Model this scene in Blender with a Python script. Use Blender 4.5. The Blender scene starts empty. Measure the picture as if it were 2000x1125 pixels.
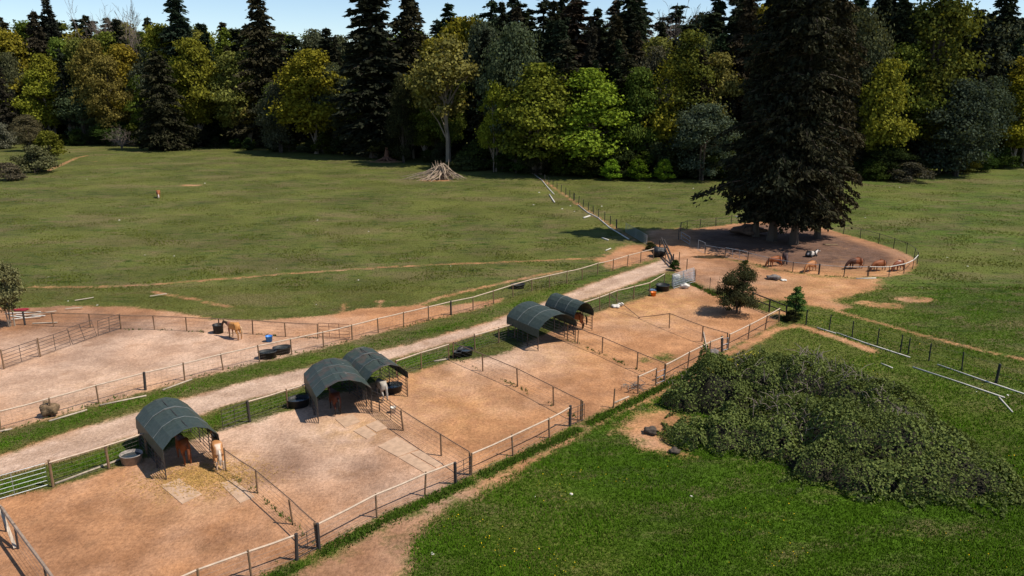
import bpy, math, random
import numpy as np
from mathutils import Vector, Matrix, Euler
RS = np.random.RandomState
rnd = random.Random(7)
sc = bpy.context.scene
COL = sc.collection
PI = math.pi

# ------------------------------------------------------------------ camera (also used to turn photo pixels into ground points)
F, YH, CH = 1500.0, 155.0, 21.5
TH = math.atan((562.5-YH)/F); CT, ST = math.cos(TH), math.sin(TH)
def G(px, py, z=0.0):
    d0, d1 = (px-1000)/F, -(py-562.5)/F
    wx, wy, wz = d0, CT+d1*ST, d1*CT-ST
    k = (z-CH)/wz
    return Vector((wx*k, wy*k, z))
def P(v):
    x, y, z = v[0], v[1], v[2]-CH
    dep = y*CT-z*ST; up = z*CT+y*ST
    return (1000+F*x/dep, 562.5-F*up/dep)
def height_for(px, py, ptop):
    g = G(px, py); lo, hi = 0.0, 120.0
    for _ in range(40):
        m = (lo+hi)/2
        if P((g.x, g.y, m))[1] > ptop: lo = m
        else: hi = m
    return lo
def wid(px, py, wpx):                      # metres covered by wpx pixels at that ground point
    return (G(px+wpx/2, py)-G(px-wpx/2, py)).length
cam = bpy.data.cameras.new('camera'); co = bpy.data.objects.new('camera', cam); COL.objects.link(co)
cam.sensor_width = 36; cam.lens = F/2000*36; cam.clip_end = 20000; cam.clip_start = .5
co.location = (0, 0, CH); co.rotation_euler = (PI/2-TH, 0, 0); sc.camera = co

# ------------------------------------------------------------------ light
SUN_AZ, SUN_EL = math.radians(102), math.radians(56)      # compass azimuth (0 = +Y, clockwise)
world = bpy.data.worlds.new('World'); sc.world = world; world.use_nodes = True
nt = world.node_tree; bg = nt.nodes['Background']
sky = nt.nodes.new('ShaderNodeTexSky'); sky.sky_type = 'NISHITA'; sky.sun_disc = False
sky.sun_elevation = SUN_EL; sky.sun_rotation = SUN_AZ; sky.air_density = 1.0; sky.altitude = 1500; sky.dust_density = 0.05; sky.ozone_density = 2.2
nt.links.new(sky.outputs[0], bg.inputs[0]); bg.inputs[1].default_value = 0.098
sl = bpy.data.lights.new('sun', 'SUN'); so = bpy.data.objects.new('sun', sl); COL.objects.link(so)
sl.energy = 4.1; sl.angle = math.radians(.5); sl.color = (1, .93, .82)
sd = Vector((math.sin(SUN_AZ)*math.cos(SUN_EL), math.cos(SUN_AZ)*math.cos(SUN_EL), math.sin(SUN_EL)))
so.rotation_euler = sd.to_track_quat('Z', 'Y').to_euler()
sc.view_settings.view_transform = 'Standard'; sc.view_settings.look = 'None'
sc.view_settings.exposure = 0.5; sc.view_settings.gamma = 1.0
sc.cycles.max_bounces = 5; sc.cycles.diffuse_bounces = 2; sc.cycles.transmission_bounces = 3; sc.cycles.transparent_max_bounces = 4
sc.cycles.use_denoising = True

# ------------------------------------------------------------------ materials
def newmat(name):
    m = bpy.data.materials.new(name); m.use_nodes = True
    return m, m.node_tree, m.node_tree.nodes['Principled BSDF']
def N(nt, t, **kw):
    n = nt.nodes.new(t)
    for k, v in kw.items(): setattr(n, k, v)
    return n
def noise(nt, scale, detail=4, coord=None, rough=.55):
    n = N(nt, 'ShaderNodeTexNoise'); n.inputs['Scale'].default_value = scale; n.inputs['Detail'].default_value = detail
    n.inputs['Roughness'].default_value = rough
    if coord is not None: nt.links.new(coord, n.inputs['Vector'])
    return n.outputs[0]
def math_(nt, op, a, b=None, c=None, clamp=False):
    n = N(nt, 'ShaderNodeMath', operation=op); n.use_clamp = clamp
    for i, v in enumerate((a, b, c)):
        if v is None: continue
        if isinstance(v, (int, float)): n.inputs[i].default_value = v
        else: nt.links.new(v, n.inputs[i])
    return n.outputs[0]
def sstep(nt, v, lo, hi):
    n = N(nt, 'ShaderNodeMapRange', interpolation_type='SMOOTHSTEP'); nt.links.new(v, n.inputs[0])
    n.inputs[1].default_value = lo; n.inputs[2].default_value = hi
    return n.outputs[0]
def mixc(nt, f, a, b, mode='MIX'):
    n = N(nt, 'ShaderNodeMix', data_type='RGBA', blend_type=mode)
    for i, v in ((0, f), (6, a), (7, b)):
        if isinstance(v, (int, float)): n.inputs[i].default_value = v
        elif isinstance(v, tuple): n.inputs[i].default_value = (*v, 1)
        else: nt.links.new(v, n.inputs[i])
    return n.outputs[2]
def attr(nt, name): 
    return N(nt, 'ShaderNodeAttribute', attribute_name=name).outputs['Fac']
def attrc(nt, name):
    return N(nt, 'ShaderNodeAttribute', attribute_name=name).outputs['Color']
def simple(name, col, rough=.7, var=.35, scale=6, metal=0.0, col2=None):
    m, nt, b = newmat(name)
    tc = N(nt, 'ShaderNodeTexCoord').outputs['Object']
    n = noise(nt, scale, 5, tc)
    c2 = col2 or tuple(c*(1-var) for c in col)
    c = mixc(nt, sstep(nt, n, .3, .7), col, c2)
    nt.links.new(c, b.inputs['Base Color']); b.inputs['Roughness'].default_value = rough; b.inputs['Metallic'].default_value = metal
    b.inputs['Specular IOR Level'].default_value = .3
    return m
def leafmat(name, trans=.25, up=0.0):
    m, nt, b = newmat(name)
    oc = N(nt, 'ShaderNodeObjectInfo').outputs['Color']
    v = attr(nt, 'v')
    c = mixc(nt, 1.0, oc, mixc(nt, v, (.5, .5, .5), (1.5, 1.45, 1.3)), 'MULTIPLY')
    nt.nodes.remove(b); out = nt.nodes['Material Output']
    d = N(nt, 'ShaderNodeBsdfDiffuse'); t = N(nt, 'ShaderNodeBsdfTranslucent'); mx = N(nt, 'ShaderNodeMixShader')
    nt.links.new(c, d.inputs[0]); nt.links.new(mixc(nt, 1.0, c, (1.15, 1.05, .5), 'MULTIPLY'), t.inputs[0])
    mx.inputs[0].default_value = trans
    if up:                                   # short turf reads as one lawn: blades shade mostly like the sward they form
        ge = N(nt, 'ShaderNodeNewGeometry'); vm = N(nt, 'ShaderNodeVectorMath', operation='SCALE'); nt.links.new(ge.outputs['Normal'], vm.inputs[0]); vm.inputs['Scale'].default_value = 1-up
        va = N(nt, 'ShaderNodeVectorMath', operation='ADD'); nt.links.new(vm.outputs[0], va.inputs[0]); va.inputs[1].default_value = (0, 0, up)
        vn = N(nt, 'ShaderNodeVectorMath', operation='NORMALIZE'); nt.links.new(va.outputs[0], vn.inputs[0]); nt.links.new(vn.outputs[0], d.inputs['Normal'])
    nt.links.new(d.outputs[0], mx.inputs[1]); nt.links.new(t.outputs[0], mx.inputs[2]); nt.links.new(mx.outputs[0], out.inputs[0])
    return m
def vcolmat(name, rough=.6):
    m, nt, b = newmat(name)
    tc = N(nt, 'ShaderNodeTexCoord').outputs['Object']
    c = mixc(nt, 1.0, attrc(nt, 'coat'), mixc(nt, noise(nt, 7, 3, tc), (.75, .75, .75), (1.2, 1.2, 1.2)), 'MULTIPLY')
    nt.links.new(c, b.inputs['Base Color']); b.inputs['Roughness'].default_value = rough
    b.inputs['Specular IOR Level'].default_value = .25
    return m
M = {}
M['leaf'] = leafmat('broad_leaves', .28)
M['needle'] = leafmat('conifer_needles', .08)
M['bramble'] = leafmat('bramble_leaves', .15)
M['blade'] = leafmat('grass_blades', .12, .72)
M['coat'] = vcolmat('animal_coat')
M['bark'] = simple('bark', (.10, .075, .055), .9, .6, 3)
M['palebark'] = simple('pale_bark', (.30, .24, .18), .9, .5, 3)
M['redwood'] = simple('reddish_bark', (.22, .10, .06), .9, .5, 3)
M['twig'] = simple('dry_twigs', (.24, .19, .15), .9, .4, 4)
M['drywood'] = simple('dry_roots', (.42, .31, .22), .85, .5, 2)
M['post'] = simple('weathered_post', (.24, .145, .08), .85, .5, 5)
M['darkpost'] = simple('dark_post', (.055, .045, .04), .8, .4, 5)
M['tpost'] = simple('steel_post', (.022, .024, .024), .6, .3, 5)
M['palerail'] = simple('pale_rail', (.58, .44, .32), .6, .25, 3)
M['brownrail'] = simple('brown_rail', (.20, .13, .085), .8, .4, 4)
M['polerail'] = simple('debarked_pole', (.34, .245, .18), .8, .4, 3)
M['plank'] = simple('weathered_plank', (.50, .40, .30), .8, .35, 3)
M['wire'] = simple('fence_wire', (.16, .14, .125), .5, .2, 4, .5)
M['pipe'] = simple('dark_steel_pipe', (.06, .05, .045), .5, .3, 4, .2)
M['galv'] = simple('galvanised_steel', (.42, .45, .47), .45, .3, 3, .5)
M['rust'] = simple('rusty_pipe', (.15, .075, .045), .7, .4, 4)
M['white'] = simple('white_plastic', (.66, .61, .53), .65, .2, 2)
M['black'] = simple('black_rubber', (.02, .021, .023), .5, .3, 4)
M['tubwater'] = simple('trough_water', (.03, .04, .045), .08, .3, 2)
M['greytub'] = simple('grey_tub', (.28, .24, .21), .6, .3, 4)
M['blue'] = simple('blue_plastic', (.05, .22, .62), .45, .2, 3)
M['orange'] = simple('orange_plastic', (.75, .20, .02), .45, .2, 3)
M['mat'] = simple('worn_rubber_mat', (.50, .33, .215), .95, .25, 2.5)
M['rock'] = simple('grey_rock', (.2, .17, .15), .9, .5, 3)
M['earth'] = simple('dark_earth', (.13, .08, .055), .95, .4, 2)
M['redcloth'] = simple('red_tarp', (.3, .02, .03), .7, .3, 3)
M['hay'] = simple('hay', (.22, .145, .08), .95, .5, 8)
M['tubes'] = simple('dull_blue_fabric', (.12, .2, .32), .7, .4, 4)

def tarpmat(name, stain):
    m, nt, b = newmat(name)
    tc = N(nt, 'ShaderNodeTexCoord').outputs['Object']
    n = noise(nt, .9, 5, tc); n2 = noise(nt, 5, 4, tc)
    c = mixc(nt, sstep(nt, n2, .3, .75), (.030, .043, .035), (.047, .060, .050))
    c = mixc(nt, math_(nt, 'MULTIPLY', sstep(nt, n, .48, .66), stain), c, (.085, .055, .042))
    c = mixc(nt, math_(nt, 'MULTIPLY', sstep(nt, noise(nt, 1.9, 6, tc), .66, .74), stain), c, (.22, .21, .19))
    nt.links.new(c, b.inputs['Base Color']); b.inputs['Roughness'].default_value = .5
    b.inputs['Specular IOR Level'].default_value = .3
    bp = N(nt, 'ShaderNodeBump'); bp.inputs['Strength'].default_value = .35; bp.inputs['Distance'].default_value = .06
    mp = N(nt, 'ShaderNodeMapping'); mp.inputs['Scale'].default_value = (.7, 2.0, .7); nt.links.new(tc, mp.inputs[0])
    nt.links.new(noise(nt, 2.0, 3, mp.outputs[0]), bp.inputs['Height']); nt.links.new(bp.outputs[0], b.inputs['Normal'])
    return m
M['tarp'] = tarpmat('green_tarp', .05); M['tarp_stained'] = tarpmat('stained_green_tarp', .85)
M['seam'] = simple('tarp_seam', (.13, .145, .145), .6, .3, 3)
M['lining'] = simple('canopy_end_sheet', (.20, .175, .165), .8, .2, 3)

# ------------------------------------------------------------------ mesh helpers
class MB:
    def __init__(s): s.v = []; s.f = []
    def tube(s, pts, rs, n=6, cap=True):
        pts = [Vector(p) for p in pts]
        if isinstance(rs, (int, float)): rs = [rs]*len(pts)
        base = len(s.v); k = len(pts); prev = None
        for i, p in enumerate(pts):
            d = (pts[min(i+1, k-1)]-pts[max(i-1, 0)]).normalized()
            if prev is None:
                a = Vector((0, 0, 1)) if abs(d.z) < .9 else Vector((1, 0, 0))
                u = d.cross(a).normalized()
            else:
                u = (prev-d*prev.dot(d)).normalized()
            prev = u; w = d.cross(u)
            for j in range(n):
                t = 2*PI*j/n
                s.v.append(p+(u*math.cos(t)+w*math.sin(t))*rs[i])
        for i in range(k-1):
            for j in range(n):
                a = base+i*n+j; b = base+i*n+(j+1) % n
                s.f.append((a, b, b+n, a+n))
        if cap:
            s.f.append(tuple(base+j for j in reversed(range(n)))); s.f.append(tuple(base+(k-1)*n+j for j in range(n)))
        return s
    def box(s, c, sz, rz=0, R=None):
        c = Vector(c); R = R or Matrix.Rotation(rz, 3, 'Z'); b = len(s.v)
        for x in (-1, 1):
            for y in (-1, 1):
                for z in (-1, 1): s.v.append(c+R @ Vector((x*sz[0]/2, y*sz[1]/2, z*sz[2]/2)))
        s.f += [tuple(b+i for i in q) for q in ((0, 1, 3, 2), (4, 6, 7, 5), (0, 4, 5, 1), (2, 3, 7, 6), (0, 2, 6, 4), (1, 5, 7, 3))]
        return s
    def bar(s, p0, p1, w, h):              # rectangular bar from p0 to p1
        p0, p1 = Vector(p0), Vector(p1); d = p1-p0
        x = d.normalized(); a = Vector((0, 0, 1)) if abs(x.z) < .95 else Vector((0, 1, 0))
        y = a.cross(x).normalized(); z = x.cross(y)
        return s.box((p0+p1)/2, (d.length, w, h), R=Matrix((x, y, z)).transposed())
    def lathe(s, prof, n=20, c=(0, 0, 0), sx=1, sy=1):
        b = len(s.v)
        for r, z in prof:
            for j in range(n):
                t = 2*PI*j/n; s.v.append(Vector((c[0]+r*sx*math.cos(t), c[1]+r*sy*math.sin(t), c[2]+z)))
        for i in range(len(prof)-1):
            for j in range(n):
                a = b+i*n+j; q = b+i*n+(j+1) % n; s.f.append((a, q, q+n, a+n))
        return s
    def mesh(s, name, mat, smooth=False):
        me = bpy.data.meshes.new(name); me.from_pydata([tuple(v) for v in s.v], [], s.f); me.materials.append(mat)
        if smooth: me.polygons.foreach_set('use_smooth', [True]*len(me.polygons))
        me.update(); return me
    def obj(s, name, mat, parent=None, smooth=False, loc=None):
        return link(name, s.mesh(name, mat, smooth), parent, loc)
def link(name, data, parent=None, loc=None):
    o = bpy.data.objects.new(name, data); COL.objects.link(o)
    if parent is not None: o.parent = parent
    if loc is not None: o.location = loc
    return o
def npmesh(name, v, f, mat, attrs=None, smooth=False):
    """v (n,3), f (m,k) all faces with k corners"""
    me = bpy.data.meshes.new(name); v = np.asarray(v, np.float32); f = np.asarray(f, np.int32)
    me.vertices.add(len(v)); me.vertices.foreach_set('co', v.ravel())
    k = f.shape[1]; me.loops.add(f.size); me.loops.foreach_set('vertex_index', f.ravel())
    me.polygons.add(len(f)); me.polygons.foreach_set('loop_start', np.arange(0, f.size, k, dtype=np.int32))
    me.update(calc_edges=True); me.materials.append(mat)
    for n, a in (attrs or {}).items():
        at = me.attributes.new(n, 'FLOAT', 'POINT'); at.data.foreach_set('value', np.asarray(a, np.float32).ravel())
    if smooth: me.polygons.foreach_set('use_smooth', np.ones(len(f), bool))
    me.validate(); return me
def tag(o, label=None, cat=None, group=None, kind=None):
    if label: o['label'] = label
    if cat: o['category'] = cat
    if group: o['group'] = group
    if kind: o['kind'] = kind
    return o
def thing(name, label, cat, loc=(0, 0, 0), rz=0, group=None):
    o = bpy.data.objects.new(name, None); COL.objects.link(o); o.location = loc; o.rotation_euler = (0, 0, rz)
    o.empty_display_size = .3
    return tag(o, label, cat, group)
def copy_tree(o, parent=None):
    c = o.copy(); COL.objects.link(c)
    if parent is not None: c.parent = parent; c.matrix_parent_inverse = o.matrix_parent_inverse.copy()
    for ch in list(o.children): copy_tree(ch, c)
    return c

# ------------------------------------------------------------------ ground zones (polygons picked on the photo, laid onto the ground)
def gp(pts): return np.array([G(*p)[:2] for p in pts])
def poly_sd(X, Y, pts):
    pts = gp(pts); n = len(pts); d = np.full(X.shape, 1e9); ins = np.zeros(X.shape, bool)
    for i in range(n):
        a, b = pts[i], pts[(i+1) % n]; e = b-a
        t = np.clip(((X-a[0])*e[0]+(Y-a[1])*e[1])/(e@e+1e-9), 0, 1)
        d = np.minimum(d, np.hypot(X-a[0]-t*e[0], Y-a[1]-t*e[1]))
        c = ((a[1] > Y) != (b[1] > Y)) & (X < (b[0]-a[0])*(Y-a[1])/(b[1]-a[1]+1e-12)+a[0])
        ins ^= c
    return np.where(ins, d, -d)
def line_d(X, Y, pts):
    pts = gp(pts); d = np.full(X.shape, 1e9)
    for a, b in zip(pts[:-1], pts[1:]):
        e = b-a; t = np.clip(((X-a[0])*e[0]+(Y-a[1])*e[1])/(e@e+1e-9), 0, 1)
        d = np.minimum(d, np.hypot(X-a[0]-t*e[0], Y-a[1]-t*e[1]))
    return d
def blob(X, Y, px, py, r):
    g = G(px, py); return np.exp(-((X-g.x)**2+(Y-g.y)**2)/(r*r))
PAD = [(-260,1040),(0,975),(104,953),(213,918),(285,893),(440,838),(490,826),(562,803),(640,775),(700,760),(760,740),(823,723),(877,706),(900,703),(930,702),(985,690),(1060,655),(1171,609),(1237,587),(1300,570),(1350,551),(1400,573),(1450,592),(1500,612),(1521,629),(1461,663),(1410,688),(1298,746),(1200,797),(1136,823),(1113,835),(921,930),(890,946),(736,1013),(623,1073),(580,1096),(491,1129),(380,1175),(300,1230),(-300,1420),(-500,1150)]
ROAD = [(-260,985),(-100,930),(0,891),(150,838),(270,803),(400,768),(480,745),(620,712),(800,672),(950,630),(1000,612),(1090,580),(1150,556),(1200,538),(1262,518),(1300,505),(1330,512),(1290,534),(1220,560),(1150,583),(1060,612),(1000,634),(900,664),(800,692),(700,722),(580,757),(440,793),(400,808),(270,850),(150,890),(0,931),(-100,968),(-260,1025)]
LEFTPAD = [(-400,930),(0,843),(102,816),(197,789),(361,745),(507,708),(632,680),(739,651),(837,627),(924,606),(964,594),(985,582),(930,590),(880,597),(835,598),(800,597),(760,600),(700,604),(640,616),(560,622),(500,626),(420,624),(330,608),(250,600),(130,597),(60,601),(-200,600),(-500,640)]
GATEDIRT = [(1165,507),(1200,490),(1230,476),(1262,480),(1285,495),(1276,506),(1240,517),(1195,526),(1180,517)]
CROSS = [(1285,505),(1262,482),(1268,468),(1262,450),(1330,446),(1335,465),(1420,505),(1500,526),(1600,540),(1720,546),(1714,563),(1660,578),(1625,588),(1660,600),(1640,606),(1600,600),(1560,592),(1500,583),(1470,590),(1430,565),(1400,568),(1350,548),(1320,535),(1300,520)]
PEN = [(1329,452),(1342,448),(1367,446),(1398,442),(1428,438),(1470,433),(1530,433),(1590,440),(1647,457),(1680,466),(1716,476),(1745,486),(1770,496),(1785,506),(1790,516),(1782,526),(1765,534),(1736,541),(1696,541),(1648,541),(1599,537),(1548,532),(1500,522),(1458,511),(1416,503),(1375,496),(1347,480),(1325,468)]
APATH = [(480,1185),(590,1112),(650,1084),(740,1037),(840,988),(925,948),(975,928),(985,936),(950,956),(885,985),(835,1017),(802,1052),(800,1090),(792,1130),(770,1250),(400,1320)]
BARE = [(1212,842),(1240,812),(1285,800),(1345,815),(1290,845),(1335,888),(1268,878),(1238,858)]
PATHS = [([(940,947),(1000,915),(1100,858),(1180,812),(1250,782),(1300,757),(1345,735),(1400,703),(1450,677),(1520,642),(1560,636),(1640,662),(1700,684)], .46),
         ([(60,561),(200,560),(300,556),(420,546),(600,532),(750,522),(900,515),(1000,511),(1100,507),(1180,503)], .2),
         ([(815,597),(850,584),(900,571),(950,560),(1000,549),(1050,538),(1100,529)], .22),
         ([(1610,596),(1650,613),(1720,632),(1800,655),(1900,680),(2000,702),(2150,735)], .24),
         ([(1055,348),(1090,372),(1121,394),(1160,420),(1204,447),(1240,470)], .25),
         ([(668,612),(672,592)], .12), ([(740,606),(742,588)], .12),
         ([(90,335),(120,322),(150,308),(170,304)], .5), ([(300,570),(380,585),(450,600)], .2)]
SPOTS = [(372,362,1.6),(1785,585,1.3),(1727,597,1.2),(1690,592,.8),(185,315,.6),(755,316,3.5),(850,352,2.6),(1520,612,.8)]
WEEDS = [[(400,1195),(500,1150),(583,1104)],[(625,1082),(736,1024),(830,980),(890,953),(918,940)],[(940,930),(1010,897),(1080,864),(1130,840)],[(1150,828),(1198,804),(1280,762),(1340,730),(1400,700)],
         [(1348,553),(1400,578),(1440,592)]]
def zones(X, Y):
    pad, road, left = poly_sd(X, Y, PAD), poly_sd(X, Y, ROAD), poly_sd(X, Y, LEFTPAD)
    cross, pen = .5*np.maximum(poly_sd(X, Y, CROSS), poly_sd(X, Y, GATEDIRT)), poly_sd(X, Y, PEN)
    ap = np.maximum(.5*poly_sd(X, Y, APATH), .45*poly_sd(X, Y, BARE))
    path = np.full(X.shape, -1e9)
    for pts, w in PATHS: path = np.maximum(path, w-line_d(X, Y, pts))
    path = np.minimum(path, .12)
    ap = np.maximum(ap, PATHS[0][1]-line_d(X, Y, PATHS[0][0]))
    for px, py, r in SPOTS:
        g = G(px, py); path = np.maximum(path, np.minimum(.16, r*.8-np.hypot((X-g.x)*.6, Y-g.y)))
    weed = np.full(X.shape, 1e9)
    for w in WEEDS: weed = np.minimum(weed, line_d(X, Y, w))
    out = np.maximum.reduce([road, left, cross, pen, ap, path])
    out = np.where(pad > 0, np.maximum(out, pad), np.maximum(pad, np.minimum(out, weed-.42)))
    # patchy turf inside the paddocks
    for px, py, r in ((1300,700,2.2),(1260,702,1.2),(450,655,.4)): out = np.minimum(out, 1.2-1.35*np.exp(-((X-G(px,py).x)**2+(Y-G(px,py).y)**2)/(r*r)))
    return dict(sd=out, pad=pad, road=road, left=left, cross=cross, pen=pen, ap=ap, path=path, weed=weed)
def fields(X, Y, z):
    c01 = lambda a: np.clip(a, 0, 1)
    pale = c01(z['road']*1.5+.5)*.85
    for px, py, r, a in ((560,850,7,.95),(640,900,6,.7),(760,960,5,.6),(480,880,4,.85),(160,720,10,.95),(330,690,9,.9),(520,690,7,.8),(45,668,4,.95),(150,668,4,.6),(975,700,4,.8),(1060,700,4,.4),(70,713,1.5,.9),(1240,640,4,.2),(1330,605,3,.3),(1330,520,5,.3),(1400,550,5,.3),(560,830,4,.6)):
        pale = np.maximum(pale, a*blob(X, Y, px, py, r))
    yel = np.zeros(X.shape)
    for px, py, r, a in ((400,935,3.2,.75),(1240,600,6,.7),(1300,590,5,.6),(700,835,3,.6),(820,760,6,.35),(900,800,6,.3),(1100,690,5,.35),(1650,530,5,.6),(1720,532,5,.6),(1590,560,6,.5),(1250,800,2,.6),(200,770,6,.2)):
        yel = np.maximum(yel, a*blob(X, Y, px, py, r))
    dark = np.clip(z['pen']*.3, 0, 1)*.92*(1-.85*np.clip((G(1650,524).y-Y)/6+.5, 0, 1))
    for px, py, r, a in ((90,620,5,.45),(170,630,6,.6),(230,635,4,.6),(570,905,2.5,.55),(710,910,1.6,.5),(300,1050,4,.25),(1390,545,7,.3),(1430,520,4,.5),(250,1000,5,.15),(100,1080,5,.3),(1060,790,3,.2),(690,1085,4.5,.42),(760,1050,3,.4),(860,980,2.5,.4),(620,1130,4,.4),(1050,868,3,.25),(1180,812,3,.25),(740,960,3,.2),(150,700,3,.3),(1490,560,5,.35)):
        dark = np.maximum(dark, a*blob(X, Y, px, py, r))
    # lush: near field at the lower right, verge beside the road
    lush = c01((62-Y)/17)*c01((X+10)/7)
    lush = np.maximum(lush, .55*c01((X-16)/11)*c01((98-Y)/20))
    lush = np.maximum(lush, .42*c01((X-30)/22))
    lush = np.maximum(lush, .75*np.clip(1-np.abs(z['road']+1.6)/1.6, 0, 1))
    lush = np.where(z['weed'] < .9, np.maximum(lush, .75), lush)
    return dict(pale=pale, yel=yel, dark=dark, lush=lush, lane=c01(z['road']*.9+.1), rut=np.exp(-((z['road']-.75)/.28)**2)*(z['road'] > 0))
def hill(X, Y):
    return np.clip(Y-305, 0, 500)*.045

def ground_material():
    m, nt, b = newmat('ground_soil_and_turf')
    tc = N(nt, 'ShaderNodeNewGeometry').outputs['Position']
    nb, nl, nm, nf, nff = noise(nt, .05, 4, tc), noise(nt, .22, 5, tc), noise(nt, 1.1, 5, tc), noise(nt, 5, 4, tc, .65), noise(nt, 22, 3, tc, .7)
    sdv, pale, yel, dark, lush = (attr(nt, k) for k in ('sd', 'pale', 'yel', 'dark', 'lush'))
    # edge of the bare soil, ragged by noise
    e = math_(nt, 'ADD', sdv, math_(nt, 'MULTIPLY', math_(nt, 'SUBTRACT', nm, .5), 1.5))
    e = math_(nt, 'ADD', e, math_(nt, 'MULTIPLY', math_(nt, 'SUBTRACT', nf, .5), .9))
    e = math_(nt, 'ADD', e, math_(nt, 'MULTIPLY', math_(nt, 'SUBTRACT', noise(nt, .45, 4, tc), .5), .9))
    e = math_(nt, 'ADD', e, math_(nt, 'MULTIPLY', math_(nt, 'SUBTRACT', nff, .5), .8))
    mask = sstep(nt, e, -.42, .42)
    # turf
    L = math_(nt, 'ADD', lush, math_(nt, 'MULTIPLY', math_(nt, 'SUBTRACT', nl, .5), .9), clamp=True)
    t = mixc(nt, L, (.094, .103, .024), (.056, .112, .006))
    mp = N(nt, 'ShaderNodeMapping'); mp.inputs['Scale'].default_value = (.5, 1, 1); nt.links.new(tc, mp.inputs[0])
    ns = noise(nt, .55, 6, mp.outputs[0], .62)
    t = mixc(nt, math_(nt, 'MULTIPLY', sstep(nt, ns, .48, .66), .8), t, (.135, .105, .050))       # dry thatch
    t = mixc(nt, math_(nt, 'MULTIPLY', sstep(nt, noise(nt, .8, 5, mp.outputs[0]), .52, .66), .9), t, (.034, .056, .008))
    t = mixc(nt, math_(nt, 'MULTIPLY', sstep(nt, noise(nt, .30, 6, mp.outputs[0], .65), .52, .68), .7), t, (.062, .066, .024))  # fresh clumps
    t = mixc(nt, math_(nt, 'MULTIPLY', sstep(nt, nb, .42, .62), .6), t, (.118, .122, .026))
    t = mixc(nt, math_(nt, 'MULTIPLY', sstep(nt, noise(nt, .11, 7, mp.outputs[0], .66), .50, .64), .55), t, (.150, .112, .056))
    t = mixc(nt, 1.0, t, mixc(nt, sstep(nt, noise(nt, .09, 6, tc, .6), .35, .62), (.78, .80, .76), (1.1, 1.1, 1.1)), 'MULTIPLY')
    t = mixc(nt, 1.0, t, mixc(nt, sstep(nt, nf, .25, .75), (.55, .58, .55), (1.35, 1.32, 1.3)), 'MULTIPLY')
    t = mixc(nt, 1.0, t, mixc(nt, sstep(nt, nff, .25, .75), (.6, .6, .6), (1.35, 1.35, 1.35)), 'MULTIPLY')
    # soil
    s = mixc(nt, sstep(nt, nl, .3, .7), (.49, .246, .118), (.385, .190, .092))
    pl = math_(nt, 'ADD', pale, math_(nt, 'MULTIPLY', math_(nt, 'SUBTRACT', noise(nt, .13, 6, tc, .6), .5), 1.6), clamp=True)
    s = mixc(nt, pl, s, (.57, .400, .295))
    s = mixc(nt, math_(nt, 'MULTIPLY', attr(nt, 'lane'), .85), s, mixc(nt, sstep(nt, nl, .35, .65), (.52, .370, .275), (.42, .290, .210)))
    s = mixc(nt, math_(nt, 'MULTIPLY', attr(nt, 'rut'), sstep(nt, nm, .3, .6)), s, (.58, .42, .32))
    yl = math_(nt, 'MULTIPLY', yel, sstep(nt, nm, .25, .75))
    s = mixc(nt, yl, s, (.56, .33, .125))
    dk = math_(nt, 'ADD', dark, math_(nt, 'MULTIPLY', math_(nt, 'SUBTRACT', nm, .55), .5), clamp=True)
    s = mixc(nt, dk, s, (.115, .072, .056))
    s = mixc(nt, math_(nt, 'MULTIPLY', sstep(nt, noise(nt, .45, 5, tc), .55, .72), .45), s, (.30, .165, .085))
    s = mixc(nt, 1.0, s, mixc(nt, sstep(nt, nf, .2, .8), (.72, .70, .68), (1.18, 1.18, 1.18)), 'MULTIPLY')
    s = mixc(nt, 1.0, s, mixc(nt, sstep(nt, nff, .2, .8), (.90, .89, .88), (1.08, 1.08, 1.08)), 'MULTIPLY')
    s = mixc(nt, 1.0, s, mixc(nt, sstep(nt, noise(nt, .33, 7, tc, .68), .34, .66), (.74, .71, .69), (1.12, 1.12, 1.12)), 'MULTIPLY')
    s = mixc(nt, math_(nt, 'MULTIPLY', sstep(nt, noise(nt, 7.5, 3, tc, .6), .60, .68), .45), s, (.20, .105, .055))
    s = mixc(nt, math_(nt, 'MULTIPLY', sstep(nt, noise(nt, 3.3, 6, tc, .7), .68, .74), .7), s, (.12, .065, .035))  # droppings and clods
    c = mixc(nt, mask, t, s)
    nt.links.new(c, b.inputs['Base Color']); b.inputs['Roughness'].default_value = .95; b.inputs['Specular IOR Level'].default_value = .12
    bp = N(nt, 'ShaderNodeBump'); bp.inputs['Strength'].default_value = .8; bp.inputs['Distance'].default_value = .16
    h = math_(nt, 'ADD', math_(nt, 'ADD', math_(nt, 'MULTIPLY', nm, .6), math_(nt, 'MULTIPLY', nf, .6)), math_(nt, 'MULTIPLY', noise(nt, 2.4, 5, tc, .7), .7))
    nt.links.new(h, bp.inputs['Height']); nt.links.new(bp.outputs[0], b.inputs['Normal'])
    return m
M['ground'] = ground_material()
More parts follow.
